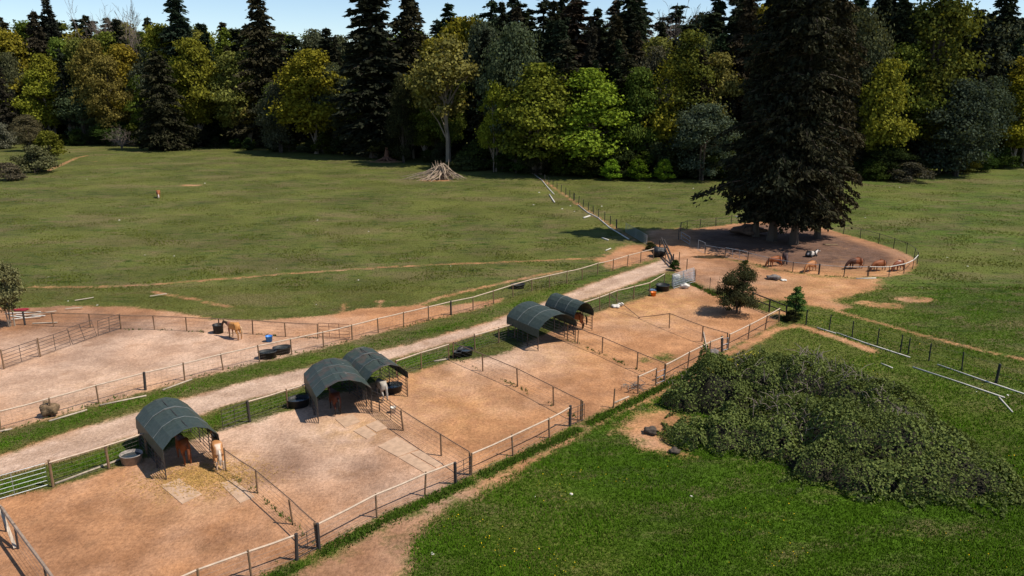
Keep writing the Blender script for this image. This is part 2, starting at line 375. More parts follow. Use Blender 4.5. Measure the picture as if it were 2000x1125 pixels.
def build_ground():
    u = np.concatenate([-np.geomspace(6, 1.02, 26), np.linspace(-1, 1, 420), np.geomspace(1.02, 6, 26)])
    y = np.concatenate([np.geomspace(19, 330, 350), np.geomspace(337, 12000, 40)])
    U, Y = np.meshgrid(u, y); X = U*(Y+4)
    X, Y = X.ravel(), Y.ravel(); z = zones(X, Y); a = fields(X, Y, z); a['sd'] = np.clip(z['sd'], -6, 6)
    V = np.stack([X, Y, hill(X, Y)], 1)
    nu, ny = len(u), len(y); i = np.arange(nu*ny).reshape(ny, nu)
    Fc = np.stack([i[:-1, :-1], i[:-1, 1:], i[1:, 1:], i[1:, :-1]], -1).reshape(-1, 4)
    def cen(k): return z[k][Fc].mean(1)
    kind = np.zeros(len(Fc), int)                      # 0 pasture
    kind[(cen('sd') > 0) & ((cen('path') > 0) | (cen('ap') > 0))] = 4
    kind[cen('cross') > 0] = 5
    kind[cen('left') > 0] = 2; kind[(cen('pad') > 0)] = 1
    kind[cen('pen') > 0] = 3; kind[cen('road') > 0] = 6
    for k, n in enumerate(('ground', 'paddock_ground', 'exercise_yard_ground', 'round_pen_ground', 'dirt_path', 'farmyard_ground', 'dirt_road')):
        f = Fc[kind == k]; used, inv = np.unique(f, return_inverse=True)
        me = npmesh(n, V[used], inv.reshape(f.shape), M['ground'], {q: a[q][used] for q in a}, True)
        tag(link(n, me), kind='structure')
build_ground()

# ------------------------------------------------------------------ leaf clouds
def leaf_cards(cen, size, rs, flat=0.0, aspect=1.0, dirs=None, droop=0.0, nrm=None, nk=.8):
    """one bent-free quad per centre, random orientation; returns v,f,attr"""
    n = len(cen); a = rs.normal(size=(n, 3))
    if nrm is not None:                    # leaves lie roughly along the surface of their clump
        q = nrm*nk+rs.normal(size=(n, 3))*.55; q /= np.linalg.norm(q, axis=1, keepdims=True)+1e-9
        a -= q*(a*q).sum(1, keepdims=True); nrm = q
    if dirs is not None: a = dirs+a*.35
    if droop: a[:, 2] -= droop
    a /= np.linalg.norm(a, axis=1, keepdims=True)+1e-9
    b = np.cross(nrm, a) if nrm is not None else rs.normal(size=(n, 3))
    if flat: b[:, 2] *= (1-flat)
    b -= a*(a*b).sum(1, keepdims=True); b /= np.linalg.norm(b, axis=1, keepdims=True)+1e-9
    s = (size*rs.uniform(.6, 1.4, n))[:, None] if np.isscalar(size) else size[:, None]
    a = a*s*aspect; b = b*s
    v = np.stack([cen-a*.5-b*.18, cen-b*.5+a*.05, cen+a*.6, cen+b*.5+a*.05], 1).reshape(-1, 3)
    f = np.arange(4*n).reshape(n, 4)
    return v, f, np.repeat(rs.uniform(0, 1, n), 4)
def cat(parts):
    V, Fs, A, o = [], [], [], 0
    for v, f, a in parts: V.append(v); Fs.append(f+o); A.append(a); o += len(v)
    return np.concatenate(V), np.concatenate(Fs), np.concatenate(A)
def broad_tree(seed, H=1.0, W=.62, nleaf=15000, leaf=.019, base=.16, nlobe=58, mat='leaf', trunk_mat='bark', conic=.2, trunks=1, open_=.0):
    """unit tree of height 1, crown width W: returns (crown mesh, trunk mesh)"""
    rs = RS(seed); lob = []; sd_ = rs.uniform(.62, 1.15, 9)
    for i in range(nlobe):
        t = rs.uniform(0, 1)**.85
        zc = base+.06+t*(.90-base)
        env = math.sin(PI*min(1, max(0, (zc-base+.03)/(1.02-base)))**(.62+conic))**.75
        r = W/2*env*math.sqrt(rs.uniform(.12, 1))*.82; th = rs.uniform(0, 2*PI); r *= sd_[int(th/(2*PI)*3) % 3+3*min(2, int(t*3))]
        lob.append((r*math.cos(th), r*math.sin(th), zc, rs.uniform(.04, .095)*(.7+.6*env)*(W/.62)**.7))
    lob = np.array(lob)
    per = rs.multinomial(nleaf, lob[:, 3]**2/np.sum(lob[:, 3]**2))
    cs = []; ns = []
    for (x, y, z, r), n in zip(lob, per):
        d = rs.normal(size=(n, 3)); d /= np.linalg.norm(d, axis=1, keepdims=True)
        d[:, 2] = np.where(d[:, 2] < -.2, d[:, 2]*.45, d[:, 2])
        rr = r*(rs.uniform(.35, 1.0, n)**.5)*rs.uniform(.75, 1.3, n)*(1+.3*np.sin(7*d[:, 0]+9*d[:, 1]+5*d[:, 2]+x*90))
        cs.append(np.array([x, y, z])+d*rr[:, None]*np.array([1.15, 1.15, .8])); ns.append(d+np.array([x, y, .15])*.8)
    c = np.concatenate(cs); ns = np.concatenate(ns)
    k = rs.randint(0, len(c), nleaf//5); stray = c[k]*1.0+rs.normal(size=(len(k), 3))*.028
    c = np.concatenate([c, stray]); ns = np.concatenate([ns, ns[k]]); c[:, 2] = np.clip(c[:, 2]/np.percentile(c[:, 2], 99.6), base*.55, 1.02)
    v, f, a = leaf_cards(c, leaf, rs, nrm=ns)
    crown = npmesh('crown', v, f, M[mat], {'v': a})
    mb = MB()
    for tn in range(trunks):
        ox = rs.uniform(-.05, .05) if trunks > 1 else 0; oy = rs.uniform(-.05, .05) if trunks > 1 else 0
        lean = rs.normal(size=2)*.03
        top = (ox*2+lean[0], oy*2+lean[1], .72)
        mb.tube([(ox, oy, -.01), (ox*1.2+lean[0]*.3, oy*1.2+lean[1]*.3, .2), (ox*1.7+lean[0]*.7, oy*1.7, .45), top], [.020/trunks**.4, .015/trunks**.4, .010, .004], 6)
    for x, y, z, r in lob[:22]:
        zb = max(.08, z-.12-rs.uniform(0, .22)); q = zb*.06
        mb.tube([(0, 0, zb), (x*.45, y*.45, (zb+z)/2+.02), (x, y, z)], [.007, .005, .0015], 4, False)
    return crown, mb.mesh('trunk', M[trunk_mat])
def bare_tree(seed, W=.45, mat='twig', shrub=False):
    rs = RS(seed); mb = MB(); tr = MB()
    def grow(p, d, L, r, lev, m):
        q = p+d*L; mid = (p+q)/2+Vector(rs.normal(size=3))*L*.06
        m.tube([p, mid, q], [r, r*.8, r*.55], 4 if lev > 1 else 5, False)
        if lev >= (4 if shrub else 5): return
        n = rs.randint(2, 5)
        for i in range(n):
            dd = (d+Vector(rs.normal(size=3))*.42*(W/.45)+Vector((0, 0, .10))).normalized()
            grow(p+d*L*(1 if i == 0 else rs.uniform(.35, .95)), dd, L*rs.uniform(.55, .8), max(r*.55, .0012), lev+1, mb)
    if shrub:
        for i in range(11):
            d = Vector((rs.normal()*.5, rs.normal()*.5, 1)).normalized(); grow(Vector((0, 0, 0)), d, .34, .008, 1, mb)
        tr.tube([(0, 0, -.02), (0, 0, .1)], [.03, .02], 6)
    else:
        tr.tube([(0, 0, -.01), (.01, .005, .25), (0, .01, .5)], [.014, .010, .007], 6)
        for i in range(9):
            z = rs.uniform(.22, .5); grow(Vector((.01, .005, z)), Vector((rs.normal()*.5*W/.45, rs.normal()*.5*W/.45, .9)).normalized(), .2, .006, 1, mb)
    me = mb.mesh('crown', M[mat]); zs = max(v.co.z for v in me.vertices)
    for v in me.vertices: v.co.z /= zs
    return me, tr.mesh('trunk', M[mat])
def conifer(seed, W=.34, base=.06, levels=46, per=8, segs=13, droop=.28, mat='needle', ragged=.42, power=.8, nl=.0095, trunk_r=.014, hang=.5, trunk_mat='bark', rep=8):
    rs = RS(seed); C, D = [], []; br = MB()
    br.tube([(0, 0, -.01), (0, 0, .05), (0, 0, .5), (0, 0, 1)], [trunk_r*1.5, trunk_r, trunk_r*.6, .001], 7)
    side = rs.uniform(.7, 1.12, 12); lev = rs.uniform(.72, 1.12, levels)
    for li in range(levels):
        z = base+(1-base)*(max(0, li+rs.uniform(-.3, .3))/levels)**.95
        z = min(max(z, base), .992)
        prof = (1-z)**power*min(1, .5+(z-base)*4.5)*lev[li]
        for k in range(max(3, int(per*(.5+.7*(1-z))))):
            th = rs.uniform(0, 2*PI)
            L = W/2*prof*(1-ragged*rs.uniform(0, 1)**1.3)*side[int(th/(2*PI)*12) % 12]+.005
            if rs.uniform() < .06: L *= 1.3
            up = rs.uniform(.0, .35)-.2*(1-z); dr = droop*rs.uniform(.6, 1.35)
            n = max(3, int(segs*(L/(W/2))+2)); t = np.linspace(.1, 1, n)
            r = L*t; zz = z+L*(up*t-dr*t*t*1.1); ox, oy = math.cos(th), math.sin(th)
            p = np.stack([r*ox, r*oy, zz], 1)
            if L > W*.12: br.tube([(0, 0, z), tuple(p[n//2]), tuple(p[-1])], [.0022, .0016, .0005], 3, False)
            for q_ in range(rep):
                off = rs.normal(0, .55, n); spread = (.006+.20*L*(1-np.abs(t-.5)))
                q = p+rs.normal(0, nl*.35, p.shape); q[:, 0] += -oy*off*spread; q[:, 1] += ox*off*spread
                q[:, 2] -= off**2*spread*.35+np.abs(rs.normal(0, 1, n))*nl*hang*1.3
                dd = np.stack([ox*.75-oy*off*.7, oy*.75+ox*off*.7, -.2-hang*rs.uniform(0, 1, n)], 1)
                C.append(q); D.append(dd)
    C = np.concatenate(C); D = np.concatenate(D)
    v, f, a = leaf_cards(C, nl*rs.uniform(.6, 1.5, len(C)), rs, dirs=D, aspect=1.9)
    return npmesh('crown', v, f, M[mat], {'v': a}), br.mesh('trunk', M[trunk_mat])

PROTO = {
 'fir0': conifer(1), 'fir1': conifer(2, W=.30, base=.10, ragged=.55, levels=42), 'fir2': conifer(3, W=.40, droop=.36, power=.6, ragged=.5, per=9, segs=14),
 'fir3': conifer(4, W=.24, base=.22, ragged=.75, levels=30, per=6, power=.5), 'cedar': conifer(5, W=.62, base=.03, levels=36, per=10, droop=.2, power=.6, ragged=.4, hang=.6, nl=.013, segs=16),
 'maple0': broad_tree(11), 'maple1': broad_tree(12, trunk_mat='palebark', nlobe=72, nleaf=17000, conic=.15), 'maple2': broad_tree(13, nlobe=50, nleaf=13000, trunks=3, trunk_mat='palebark'),
 'maple3': broad_tree(14, nlobe=100, nleaf=24000, base=.06, leaf=.019, trunks=4, trunk_mat='palebark'),
 'sparse': broad_tree(15, nlobe=34, nleaf=4600, base=.33, leaf=.020, trunk_mat='palebark'),
 'poplar': broad_tree(16, W=.40, nlobe=74, nleaf=12000, base=.12, leaf=.0135),
 'willow': broad_tree(17, W=.85, nlobe=66, nleaf=17000, base=.03, leaf=.019, trunks=4), 'willow1': broad_tree(18, W=.8, nlobe=58, nleaf=14000, base=.02, leaf=.018, trunks=3),
 'bush': broad_tree(19, W=1.1, nlobe=30, nleaf=5000, base=.0, leaf=.045, trunks=3), 'bush1': broad_tree(20, W=1.5, nlobe=30, nleaf=5000, base=.0, leaf=.05, trunks=4),
 'bare0': bare_tree(21), 'bare1': bare_tree(22, W=.6), 'dryshrub': bare_tree(23, W=.9, shrub=True)}
NATW = {'fir0': .27, 'fir1': .23, 'fir2': .31, 'fir3': .19, 'cedar': .62, 'maple0': .57, 'maple1': .57, 'maple2': .57, 'maple3': .55, 'sparse': .54, 'poplar': .39, 'willow': .75, 'willow1': .71, 'bush': 1.1, 'bush1': 1.5, 'bare0': .6, 'bare1': .8, 'dryshrub': .9}
DK = (.024, .033, .020); DKB = (.037, .034, .021); GRY = (.080, .095, .055); YG = (.19, .215, .030); OL = (.115, .145, .028); YEL = (.25, .225, .032); ORG = (.19, .14, .045); BRG = (.14, .22, .022); GRN = (.045, .070, .018)
def plant(kind, name, loc, h, w, col, label, cat_, group=None, rz=None):
    c, t = PROTO[kind]; r = thing(name, label, cat_, loc, rnd.uniform(0, 2*PI) if rz is None else rz, group)
    s = w/NATW[kind]
    for nm, me in (('crown', c), ('trunk', t)):
        o = link(nm, me, r); o.scale = (s, s, h); o.color = (*[x*rnd.uniform(.88, 1.12) for x in col], 1)
    return r
def ptree(kind, name, px, py, ptop, wpx, col, label, cat_='tree', group=None):
    g = G(px, py); h = height_for(px, py, ptop)
    return plant(kind, name, g, h, wid(px, py, wpx), col, label, cat_, group)

FT = [ # kind, name, base px, base py, top py, width px, colour, label
 ('willow','grey_tree',172,281,172,105,GRY,'rounded grey-green tree behind the clipped olive bushes at the far pasture corner'),
 ('cedar','brown_conifer',325,293,98,140,DKB,'broad brownish conifer sweeping to the grass beside the pink bare shrub'),
 ('fir2','fir_tree',372,282,-18,125,DK,'tall dark fir directly behind the broad brownish conifer'),
 ('dryshrub','dry_shrub',238,290,240,58,GRY,'pinkish leafless shrub at the forest foot beside the brownish conifer'),
 ('fir2','fir_tree',526,287,-25,125,DKB,'tall fir with ragged brown-tinged boughs, just before the rounded golden maple'),
 ('maple1','golden_maple',618,300,100,145,(.19,.185,.024),'golden olive maple standing against the biggest dark forest fir'),
 ('willow','grey_tree',548,298,165,80,GRY,'grey-green tree squeezed between the ragged fir and the golden olive maple'),
 ('fir0','fir_tree',735,308,-110,190,DK,'biggest black-green fir at the forest edge, its reddish foot on bare soil'),
 ('fir2','fir_tree',805,306,-60,130,DKB,'brownish tall fir leaning into the biggest black-green fir'),
 ('willow1','grey_tree',790,318,150,60,(.04,.045,.02),'narrow dark tree between the biggest fir and the pale-trunked tree'),
 ('sparse','pale_trunk_tree',876,322,72,150,(.17,.16,.045),'thin-leaved tree with a long pale trunk above the heap of dry roots'),
 ('fir3','fir_tree',962,300,-55,75,DK,'thin bare-stemmed conifer on the skyline past the pale-trunked tree'),
 ('fir3','fir_tree',1000,296,-30,75,DK,'slim ragged conifer next to the thin bare-stemmed one on the skyline'),
 ('maple2','slender_maple',965,335,160,60,YG,'slender yellow-green tree between the pale-trunked tree and the big bright maple'),
 ('maple3','bright_maple',1055,340,128,150,(.165,.185,.028),'bright yellow-green maple, the duller half of the big twin crown'),
 ('maple3','bright_maple',1145,341,138,165,(.19,.24,.028),'brightest green maple, the sunlit half of the big twin crown'),
 ('fir1','fir_tree',1095,290,-45,95,DK,'dark fir topping the skyline behind the big twin maple crown'),
 ('fir2','fir_tree',1218,312,-70,130,DK,'tall black fir between the big twin maple crown and the yellow maple'),
 ('maple1','yellow_maple',1303,341,112,115,YEL,'tall yellow maple beside the black fir, well lit at its crown'),
 ('maple0','rusty_maple',1388,338,108,110,ORG,'rusty orange-brown maple tucked behind the grey willow'),
 ('willow','grey_willow',1372,352,205,140,(.085,.092,.06),'grey-green willow in front of the rusty orange-brown maple'),
 ('willow1','grey_willow',1252,340,210,70,(.06,.068,.042),'pale grey-green shrub tree between the twin maple and the yellow maple'),
 ('fir1','fir_tree',1385,300,-60,90,DK,'dark fir at the bare-crowned tree, above the rusty orange-brown maple'),
 ('fir1','fir_tree',1432,302,-75,100,DK,'dark fir between the rusty maple and the big pen conifers'),
 ('bare0','bare_tree',1320,296,-35,170,GRY,'leafless tree with fine grey branches on the skyline above the yellow maple'),
 ('fir2','fir_tree',1690,300,-60,110,DK,'black fir just past the tall pen conifers'),
 ('maple1','olive_maple',1712,347,120,110,(.19,.18,.030),'yellow-olive maple at the wood edge near the tall pen conifers'),
 ('poplar','tall_poplar',1800,337,-70,150,(.115,.125,.028),'very tall olive poplar with a thin see-through top'),
 ('willow','grey_willow',1862,344,158,150,(.06,.075,.05),'bushy grey-green willow at the foot of the tall olive poplar'),
 ('fir2','fir_tree',1915,310,-45,140,DK,'tall black fir behind the bushy grey-green willow by the far bank'),
 ('maple1','yellow_maple',1975,326,150,115,(.21,.20,.020),'lone bright yellow maple at the end of the wood by the grass'),
 ('fir0','fir_tree',1992,296,10,90,DK,'dark fir rising behind the lone bright yellow maple'),
 ('fir0','pine_tree',130,270,-6,95,(.03,.037,.03),'blue-grey pine alone above the skyline over the far golden wood'),
 ('bare1','bare_tree',215,272,-15,105,GRY,'leafless tree on the skyline next to the blue-grey pine'),
 ('bare0','bare_tree',285,272,-30,130,GRY,'wide leafless tree on the skyline next to the tall fir of the brownish conifer'),
]
for k, nm, px, py, pt, w, c, lb in FT: ptree(k, nm, px, py, pt, w, c, lb)
FB = [('bush',1193,352,312,50,BRG,'vivid green bush at the wood edge below the big twin maple'),('bush',1245,353,312,55,(.08,.12,.012),'vivid green bush in the middle of the three at the wood edge'),
 ('bush',1296,354,312,48,BRG,'vivid green bush at the wood edge below the yellow maple'),('bush',98,312,256,70,(.12,.135,.022),'olive round bush on the pasture corner bank'),
 ('bush1',70,338,285,95,(.10,.115,.055),'grey-green spreading bush below the olive round bush on the bank'),('bush1',18,352,318,70,(.11,.095,.06),'low brownish bush at the frame edge of the far pasture bank'),
 ('bush1',8,290,240,70,(.13,.12,.09),'grey bush behind the far pasture bank'),('willow1',60,295,225,55,(.12,.11,.055),'sparse brownish sapling behind the olive round bush'),
 ('bush1',1775,355,318,90,(.07,.075,.045),'low grey bush on the grass edge below the yellow-olive maple'),('bush1',905,332,305,80,(.07,.075,.03),'grassy bush behind the heap of dry roots'),
 ('bush1',1710,352,315,60,(.05,.07,.015),'green bush under the yellow-olive maple by the pen conifers')]
for k, px, py, pt, w, c, lb in FB: ptree(k, 'bush', px, py, pt, w, c, lb, 'bush')

# filler trees of the wood behind, and undergrowth along its foot
def skyline(x):
    return np.interp(x, [-300,0,60,130,180,250,330,400,430,480,560,640,690,820,870,905,940,1000,1060,1170,1250,1380,1450,1500,1760,1870,1960,2000,2300], [40,40,48,45,45,50,40,45,42,50,62,66,62,66,64,45,40,45,45,42,45,50,30,20,30,55,60,40,40])
EDGE = ([-400,0,130,330,450,680,900,1000,1100,1350,1700,1900,2000,2400],[280,285,285,288,292,305,325,340,347,352,352,340,325,300])
KN = {'fir': ('fir_tree', 'dark fir'), 'maple': ('maple_tree', 'olive broadleaf tree'), 'gold': ('maple_tree', 'golden leafy tree'), 'grey': ('grey_tree', 'grey-green tree')}
FNAME = [(x[2], x[7].split(',')[0]) for x in FT]
HOST = [(0,'the far pasture bank'),(170,'the rounded grey-green tree'),(330,'the broad brownish conifer'),(526,'the ragged brown-tinged fir'),(618,'the golden olive maple'),(750,'the biggest black-green fir'),(876,'the pale-trunked tree'),(1100,'the big twin maple crown'),(1218,'the tall black fir'),(1303,'the tall yellow maple'),(1388,'the rusty orange maple'),(1550,'the tall pen conifers'),(1712,'the yellow-olive maple'),(1800,'the very tall olive poplar'),(1915,'the grey-green willow by the far bank'),(1975,'the lone yellow maple')]
def filler():
    rs = RS(5); used = []
    rows = [(5,15,52),(15,28,54),(28,46,54),(48,80,52),(84,140,44)]       # metres behind the wood edge, count
    for ri, (d0, d1, n) in enumerate(rows):
        for i in range(n):
            px = -140+(2280)*(i+rs.uniform(.1, .9))/n; e = np.interp(px, *EDGE)
            g = G(px, e); dist = rs.uniform(d0, d1); ux = g.x/g.length
            p = Vector((g.x*(1+dist/g.length), g.y*(1+dist/g.length), 0)); p.z = float(hill(p.x, p.y))
            sky_ = skyline(px); 
            tp = sky_+(rs.uniform(25, 130) if ri == 0 else rs.uniform(8, 70) if ri == 1 else rs.uniform(0, 36) if ri == 2 else rs.uniform(-4, 18))
            lo, hi = 0, 90
            for _ in range(30):
                m = (lo+hi)/2
                if P((p.x, p.y, p.z+m))[1] > tp: lo = m
                else: hi = m
            h = lo*(1.0 if px < 880 else rs.uniform(1.0, 1.12))
            if h < 6: continue
            left = px < 520
            q = rs.uniform()
            pf = .45 if left else (.76 if px > 880 and ri > 0 else .55)
            if 560 < px < 700 and ri > 1: pf = .35
            if q < pf: k, kk = 'fir', rs.choice(['fir0', 'fir1', 'fir2', 'fir3', 'fir1', 'fir3']); h *= 1.0 if ri == 0 else rs.uniform(1.0, 1.17)
            elif q < pf+.16: k, kk = 'grey', rs.choice(['willow1', 'willow'])
            elif q < pf+(.42 if left else .28): k, kk = 'gold', rs.choice(['maple0', 'maple1', 'maple2'])
            else: k, kk = 'maple', rs.choice(['maple0', 'maple1', 'maple2', 'poplar'])
            col = {'fir': DK if rs.uniform() < .6 else DKB, 'grey': (.078,.092,.052), 'gold': [(.19,.18,.026), (.16,.175,.026), (.20,.20,.030), (.17,.155,.040)][rs.randint(4)], 'maple': OL if rs.uniform() < .5 else (.09,.115,.024)}[k]
            w = h*{'fir': rs.uniform(.26, .40), 'grey': rs.uniform(.4, .6), 'gold': rs.uniform(.45, .65), 'maple': rs.uniform(.42, .62)}[k]
            w = min(w, 18)*(1.25 if ri > 1 else 1)
            host = min(HOST, key=lambda t: abs(t[0]-px))[1]
            depth = ('close behind', 'deeper in the wood behind', 'far back behind', 'on the distant rise behind', 'on the last skyline ridge behind')[ri]
            plant(kk, KN[k][0], p, h, w, tuple(col), f'{KN[k][1]} {depth} {host}', 'tree', f'{KN[k][1]}s {depth} {host}')
    n = 60
    for i in range(n):
        px = -130+2260*(i+rs.uniform(.2, .8))/n; e = np.interp(px, *EDGE)
        g = G(px, e-rs.uniform(1, 3)); h = rs.uniform(3, 8)
        host = min(HOST, key=lambda t: abs(t[0]-px))[1]
        col = [GRN, (.03,.04,.014), (.045,.05,.025), (.05,.06,.012)][rs.randint(4)]
        plant(['bush', 'bush1', 'willow1'][rs.randint(3)], 'undergrowth_bush', g, h, h*rs.uniform(1.0, 1.8), col, f'dark undergrowth bush at the wood foot by {host}', 'bush', f'undergrowth bushes at the wood foot by {host}')
filler()

# the tall conifers inside the round pen
def pen_conifers():
    big = [conifer(31, W=.50, base=.085, levels=52, per=11, segs=18, droop=.20, power=.42, ragged=.72, nl=.0078, trunk_r=.016, hang=.5, rep=11),
           conifer(32, W=.46, base=.10, levels=48, per=10, segs=17, droop=.24, power=.45, ragged=.75, nl=.0078, trunk_r=.015, hang=.6, rep=11),
           conifer(33, W=.40, base=.07, levels=46, per=11, segs=16, droop=.24, power=.48, ragged=.6, nl=.0082, trunk_r=.014, hang=.6, rep=11)]
    for (px, py, top, w, k, col, lb) in ((1508,470,-170,255,0,(.026,.030,.019),'tallest black conifer inside the round pen, its low bough reaching over the fence'),
                                     (1550,477,-130,225,1,(.034,.034,.021),'leaning-trunked conifer inside the round pen, closest to the lying cow'),
                                     (1596,465,-80,150,2,(.050,.043,.026),'brownish conifer inside the round pen on its open grass side'),
                                     (1475,462,-60,170,1,(.026,.030,.019),'dark conifer inside the round pen beside the grey earth bank')):
        g = G(px, py); h = height_for(px, py, top); s = wid(px, py, w)
        r = thing('pen_conifer', lb, 'tree', g, rnd.uniform(0, 6))
        for nm, me in zip(('crown', 'trunk'), big[k]):
            o = link(nm, me, r); q = s/(.5, .46, .40)[k]; o.scale = (q, q, h); o.color = (*col, 1)
pen_conifers()
# small trees near the paddocks
YT = {'sap': broad_tree(41, W=.75, nlobe=60, nleaf=9000, base=.22, leaf=.026, trunks=3, trunk_mat='palebark'),
      'yard': broad_tree(42, W=1.0, nlobe=46, nleaf=17000, base=.0, leaf=.021, trunks=3, conic=.28), 'slim': broad_tree(43, W=.5, nlobe=30, nleaf=3200, base=.0, leaf=.034, conic=.1, trunks=3)}
for k, v in YT.items(): PROTO[k] = v
NATW.update(sap=.78, yard=1.05, slim=.55)
ptree('sap','sapling',22,637,512,92,(.15,.15,.07),'silvery-leaved young tree by the heap of white boards')
ptree('yard','yard_tree',1440,612,518,98,(.060,.064,.034),'dark-leaved small tree in the corner of the orange paddock','tree')
ptree('slim','sapling',1554,622,561,46,(.10,.17,.04),'slim green sapling at the dark board fence corner')
ptree('bush','bush',1318,528,508,26,(.045,.065,.018),'small dark bush beside the leaning timber gate','bush')
ptree('bush','bush',1271,489,474,30,(.04,.05,.02),'small scrubby bush at the end of the galvanised pasture gate','bush')
ptree('bush1','bush',1545,628,606,36,(.025,.03,.012),'low dark bush at the foot of the slim sapling','bush')
ptree('bush','bush',1455,518,508,20,(.05,.075,.02),'low green weed clump by the white pen gate','bush')

# ------------------------------------------------------------------ fences
def unitpost(mat, n=7):
    return MB().tube([(0, 0, -.05), (0, 0, .5), (0, 0, .985), (0, 0, 1)], [1, .97, .95, .8], n).mesh('post', M[mat], False)
UP = {k: unitpost(k) for k in ('post', 'darkpost', 'tpost', 'pipe', 'galv', 'rust')}
def fence(name, label, pts, h=1.38, post='post', pr=.055, rail='palerail', rr=.045, rail_h=.95, wires=5, wr=.006, skip=(), heavy=(), cat_='fence', group=None, extra_rails=(), stays=False, rail2=None):
    """pts: photo pixels of post feet. skip: spans without a rail. heavy: index of posts twice as thick"""
    g = [G(*p[:2]) for p in pts]; hs = [p[2] if len(p) > 2 else h for p in pts]
    o = thing(name, label, cat_, g[0], 0, group); b = g[0]
    for i, (p, hh) in enumerate(zip(g, hs)):
        q = link('post', UP['darkpost' if i in heavy and post == 'post' else post], o, p-b)
        k = pr*(1.7 if i in heavy else 1)*rnd.uniform(.9, 1.1)
        q.scale = (k, k, hh*rnd.uniform(.98, 1.03)); q.rotation_euler = (rnd.gauss(0, .03), rnd.gauss(0, .03), rnd.uniform(0, 3))
    wm = MB()
    for i in range(len(g)-1):
        if i in skip: continue
        a, c = g[i]-b, g[i+1]-b; ha, hc = hs[i], hs[i+1]
        if rail:
            p0, p1 = a+Vector((0, 0, ha*rail_h)), c+Vector((0, 0, hc*rail_h))
            mid = (p0+p1)/2+Vector((0, 0, -rnd.uniform(.0, .035)))
            MB().tube([p0, mid, p1], rr, 6).obj('top_rail', M[rail], o)
            for eh in extra_rails:
                MB().tube([a+Vector((0, 0, ha*eh)), c+Vector((0, 0, hc*eh))], rr*.9, 6).obj('rail', M[rail2 or rail], o)
        for w in range(wires):
            t = .08+(.84 if rail else .86)*w/max(1, wires-1)*(rail_h if rail else 1)
            wm.tube([a+Vector((0, 0, ha*t)), c+Vector((0, 0, hc*t))], wr, 3, False)
        if stays:
            n = int((c-a).length/.35)
            for s in range(1, n):
                q = a.lerp(c, s/n); wm.tube([q+Vector((0, 0, .06)), q+Vector((0, 0, ha*.9))], wr*.6, 3, False)
    if wires and wm.v: wm.obj('wire_mesh', M['wire'], o)
    return o
FC = [(-110,868),(-50,855),(1,842),(102,814),(193,787),(284,762),(361,743),(436,723),(507,706),(570,692),(632,678),(688,664),(739,650),(788,638),(837,626),(881,615),(924,606),(964,593),(1002,580),(1039,569),(1073,561),(1107,553),(1137,546),(1167,536),(1197,529),(1225,520),(1251,513),(1276,506)]
fence('road_fence', 'long wire fence with pale top rail between the big pasture and the dirt road', FC, heavy=(5, 15), wires=6, stays=True, wr=.005)
fence('road_fence', 'pale-railed fence stretch from the metal gate to the nearest shelter', [(104,951,1.55),(213,915,1.5),(287,886,1.4)], pr=.075, wires=6, stays=True)
fence('road_fence', 'pale-railed fence stretch between the nearest shelter and the twin shelters', [(488,824,1.5),(562,797),(605,783)], heavy=(0,), wires=6, stays=True)
fence('road_fence', 'pale-railed fence stretch from the twin shelters to the small water tub corner', [(775,737),(823,720),(877,703)], wires=6, stays=True)
fence('road_fence', 'short pale-railed fence stretch beside the two farther shelters', [(928,684),(974,670),(1005,660)], wires=6, stays=True)
fence('road_fence', 'pale-railed fence stretch running from the farthest shelter to the orange bucket', [(1135,618),(1171,606),(1205,592),(1237,584),(1268,576),(1297,558)], wires=6, stays=True)
fence('paddock_fence', 'pale-railed front fence of the nearest paddock, cut by the frame bottom', [(300,1205),(390,1165),(491,1127),(580,1094)], heavy=(3,))
fence('paddock_fence', 'pale-railed front fence of the paddock with the worn rubber mats', [(623,1072),(736,1011),(830,969),(890,945)], heavy=(0, 3))
fence('paddock_fence', 'pale-railed front fence of the third paddock, nearest the narrow dirt path', [(921,928),(1002,890),(1073,855),(1113,832)], heavy=(3,))
fence('paddock_fence', 'broken front fence with only one short pale rail left before the bramble thicket', [(1137,822),(1198,796),(1246,769),(1280,753)], skip=(0, 1), wires=4)
fence('paddock_fence', 'pale-railed front fence touching the top of the bramble thicket', [(1298,745),(1343,720),(1385,698),(1410,688)], heavy=(3,))
fence('paddock_fence', 'pale-railed fence at the corner of the orange paddock past the thicket', [(1422,683),(1461,663),(1494,645),(1521,629)])
fence('divider_fence', 'brown-railed divider starting beside the pinto horse', [(441,920),(503,963),(572,1024),(620,1070)], rail='brownrail', rr=.03, rail_h=1)
fence('divider_fence', 'brown-railed divider from the corral panels to the path corner', [(788,841),(862,890),(918,926)], rail='brownrail', rr=.03, rail_h=1)
fence('divider_fence', 'brown-railed divider running from the small water tub across to the path', [(885,700),(943,725),(1011,755),(1081,792),(1134,820)], rail='brownrail', rr=.03, rail_h=1)
fence('divider_fence', 'brown-railed divider ending behind the one short pale rail', [(1108,664),(1128,671),(1176,690),(1244,721),(1296,743)], rail='brownrail', rr=.03, rail_h=1)
fence('divider_fence', 'sagging broken divider with a rail dropped to the ground in the orange paddock', [(1190,600),(1248,622,.12),(1307,641),(1371,667),(1420,682)], rail='brownrail', rr=.03, rail_h=1, wires=3)
fence('pole_fence', 'rough pole fence at the bottom corner of the nearest paddock', [(-70,960,1.3),(-25,1000,1.3),(13,1038,1.35),(36,1072,1.35),(96,1156,1.35),(150,1235,1.35)], rail='polerail', rr=.075, post='darkpost', pr=.05, wires=4)
p0, p1 = G(13,1038), G(36,1072)
tag(MB().bar((p0.x-.05, p0.y-.05, 1.25), (p1.x-.1, p1.y-.05, .08), .14, .05).obj('leaning_plank', M['plank']), 'pale plank leaning against the rough pole fence', 'plank')
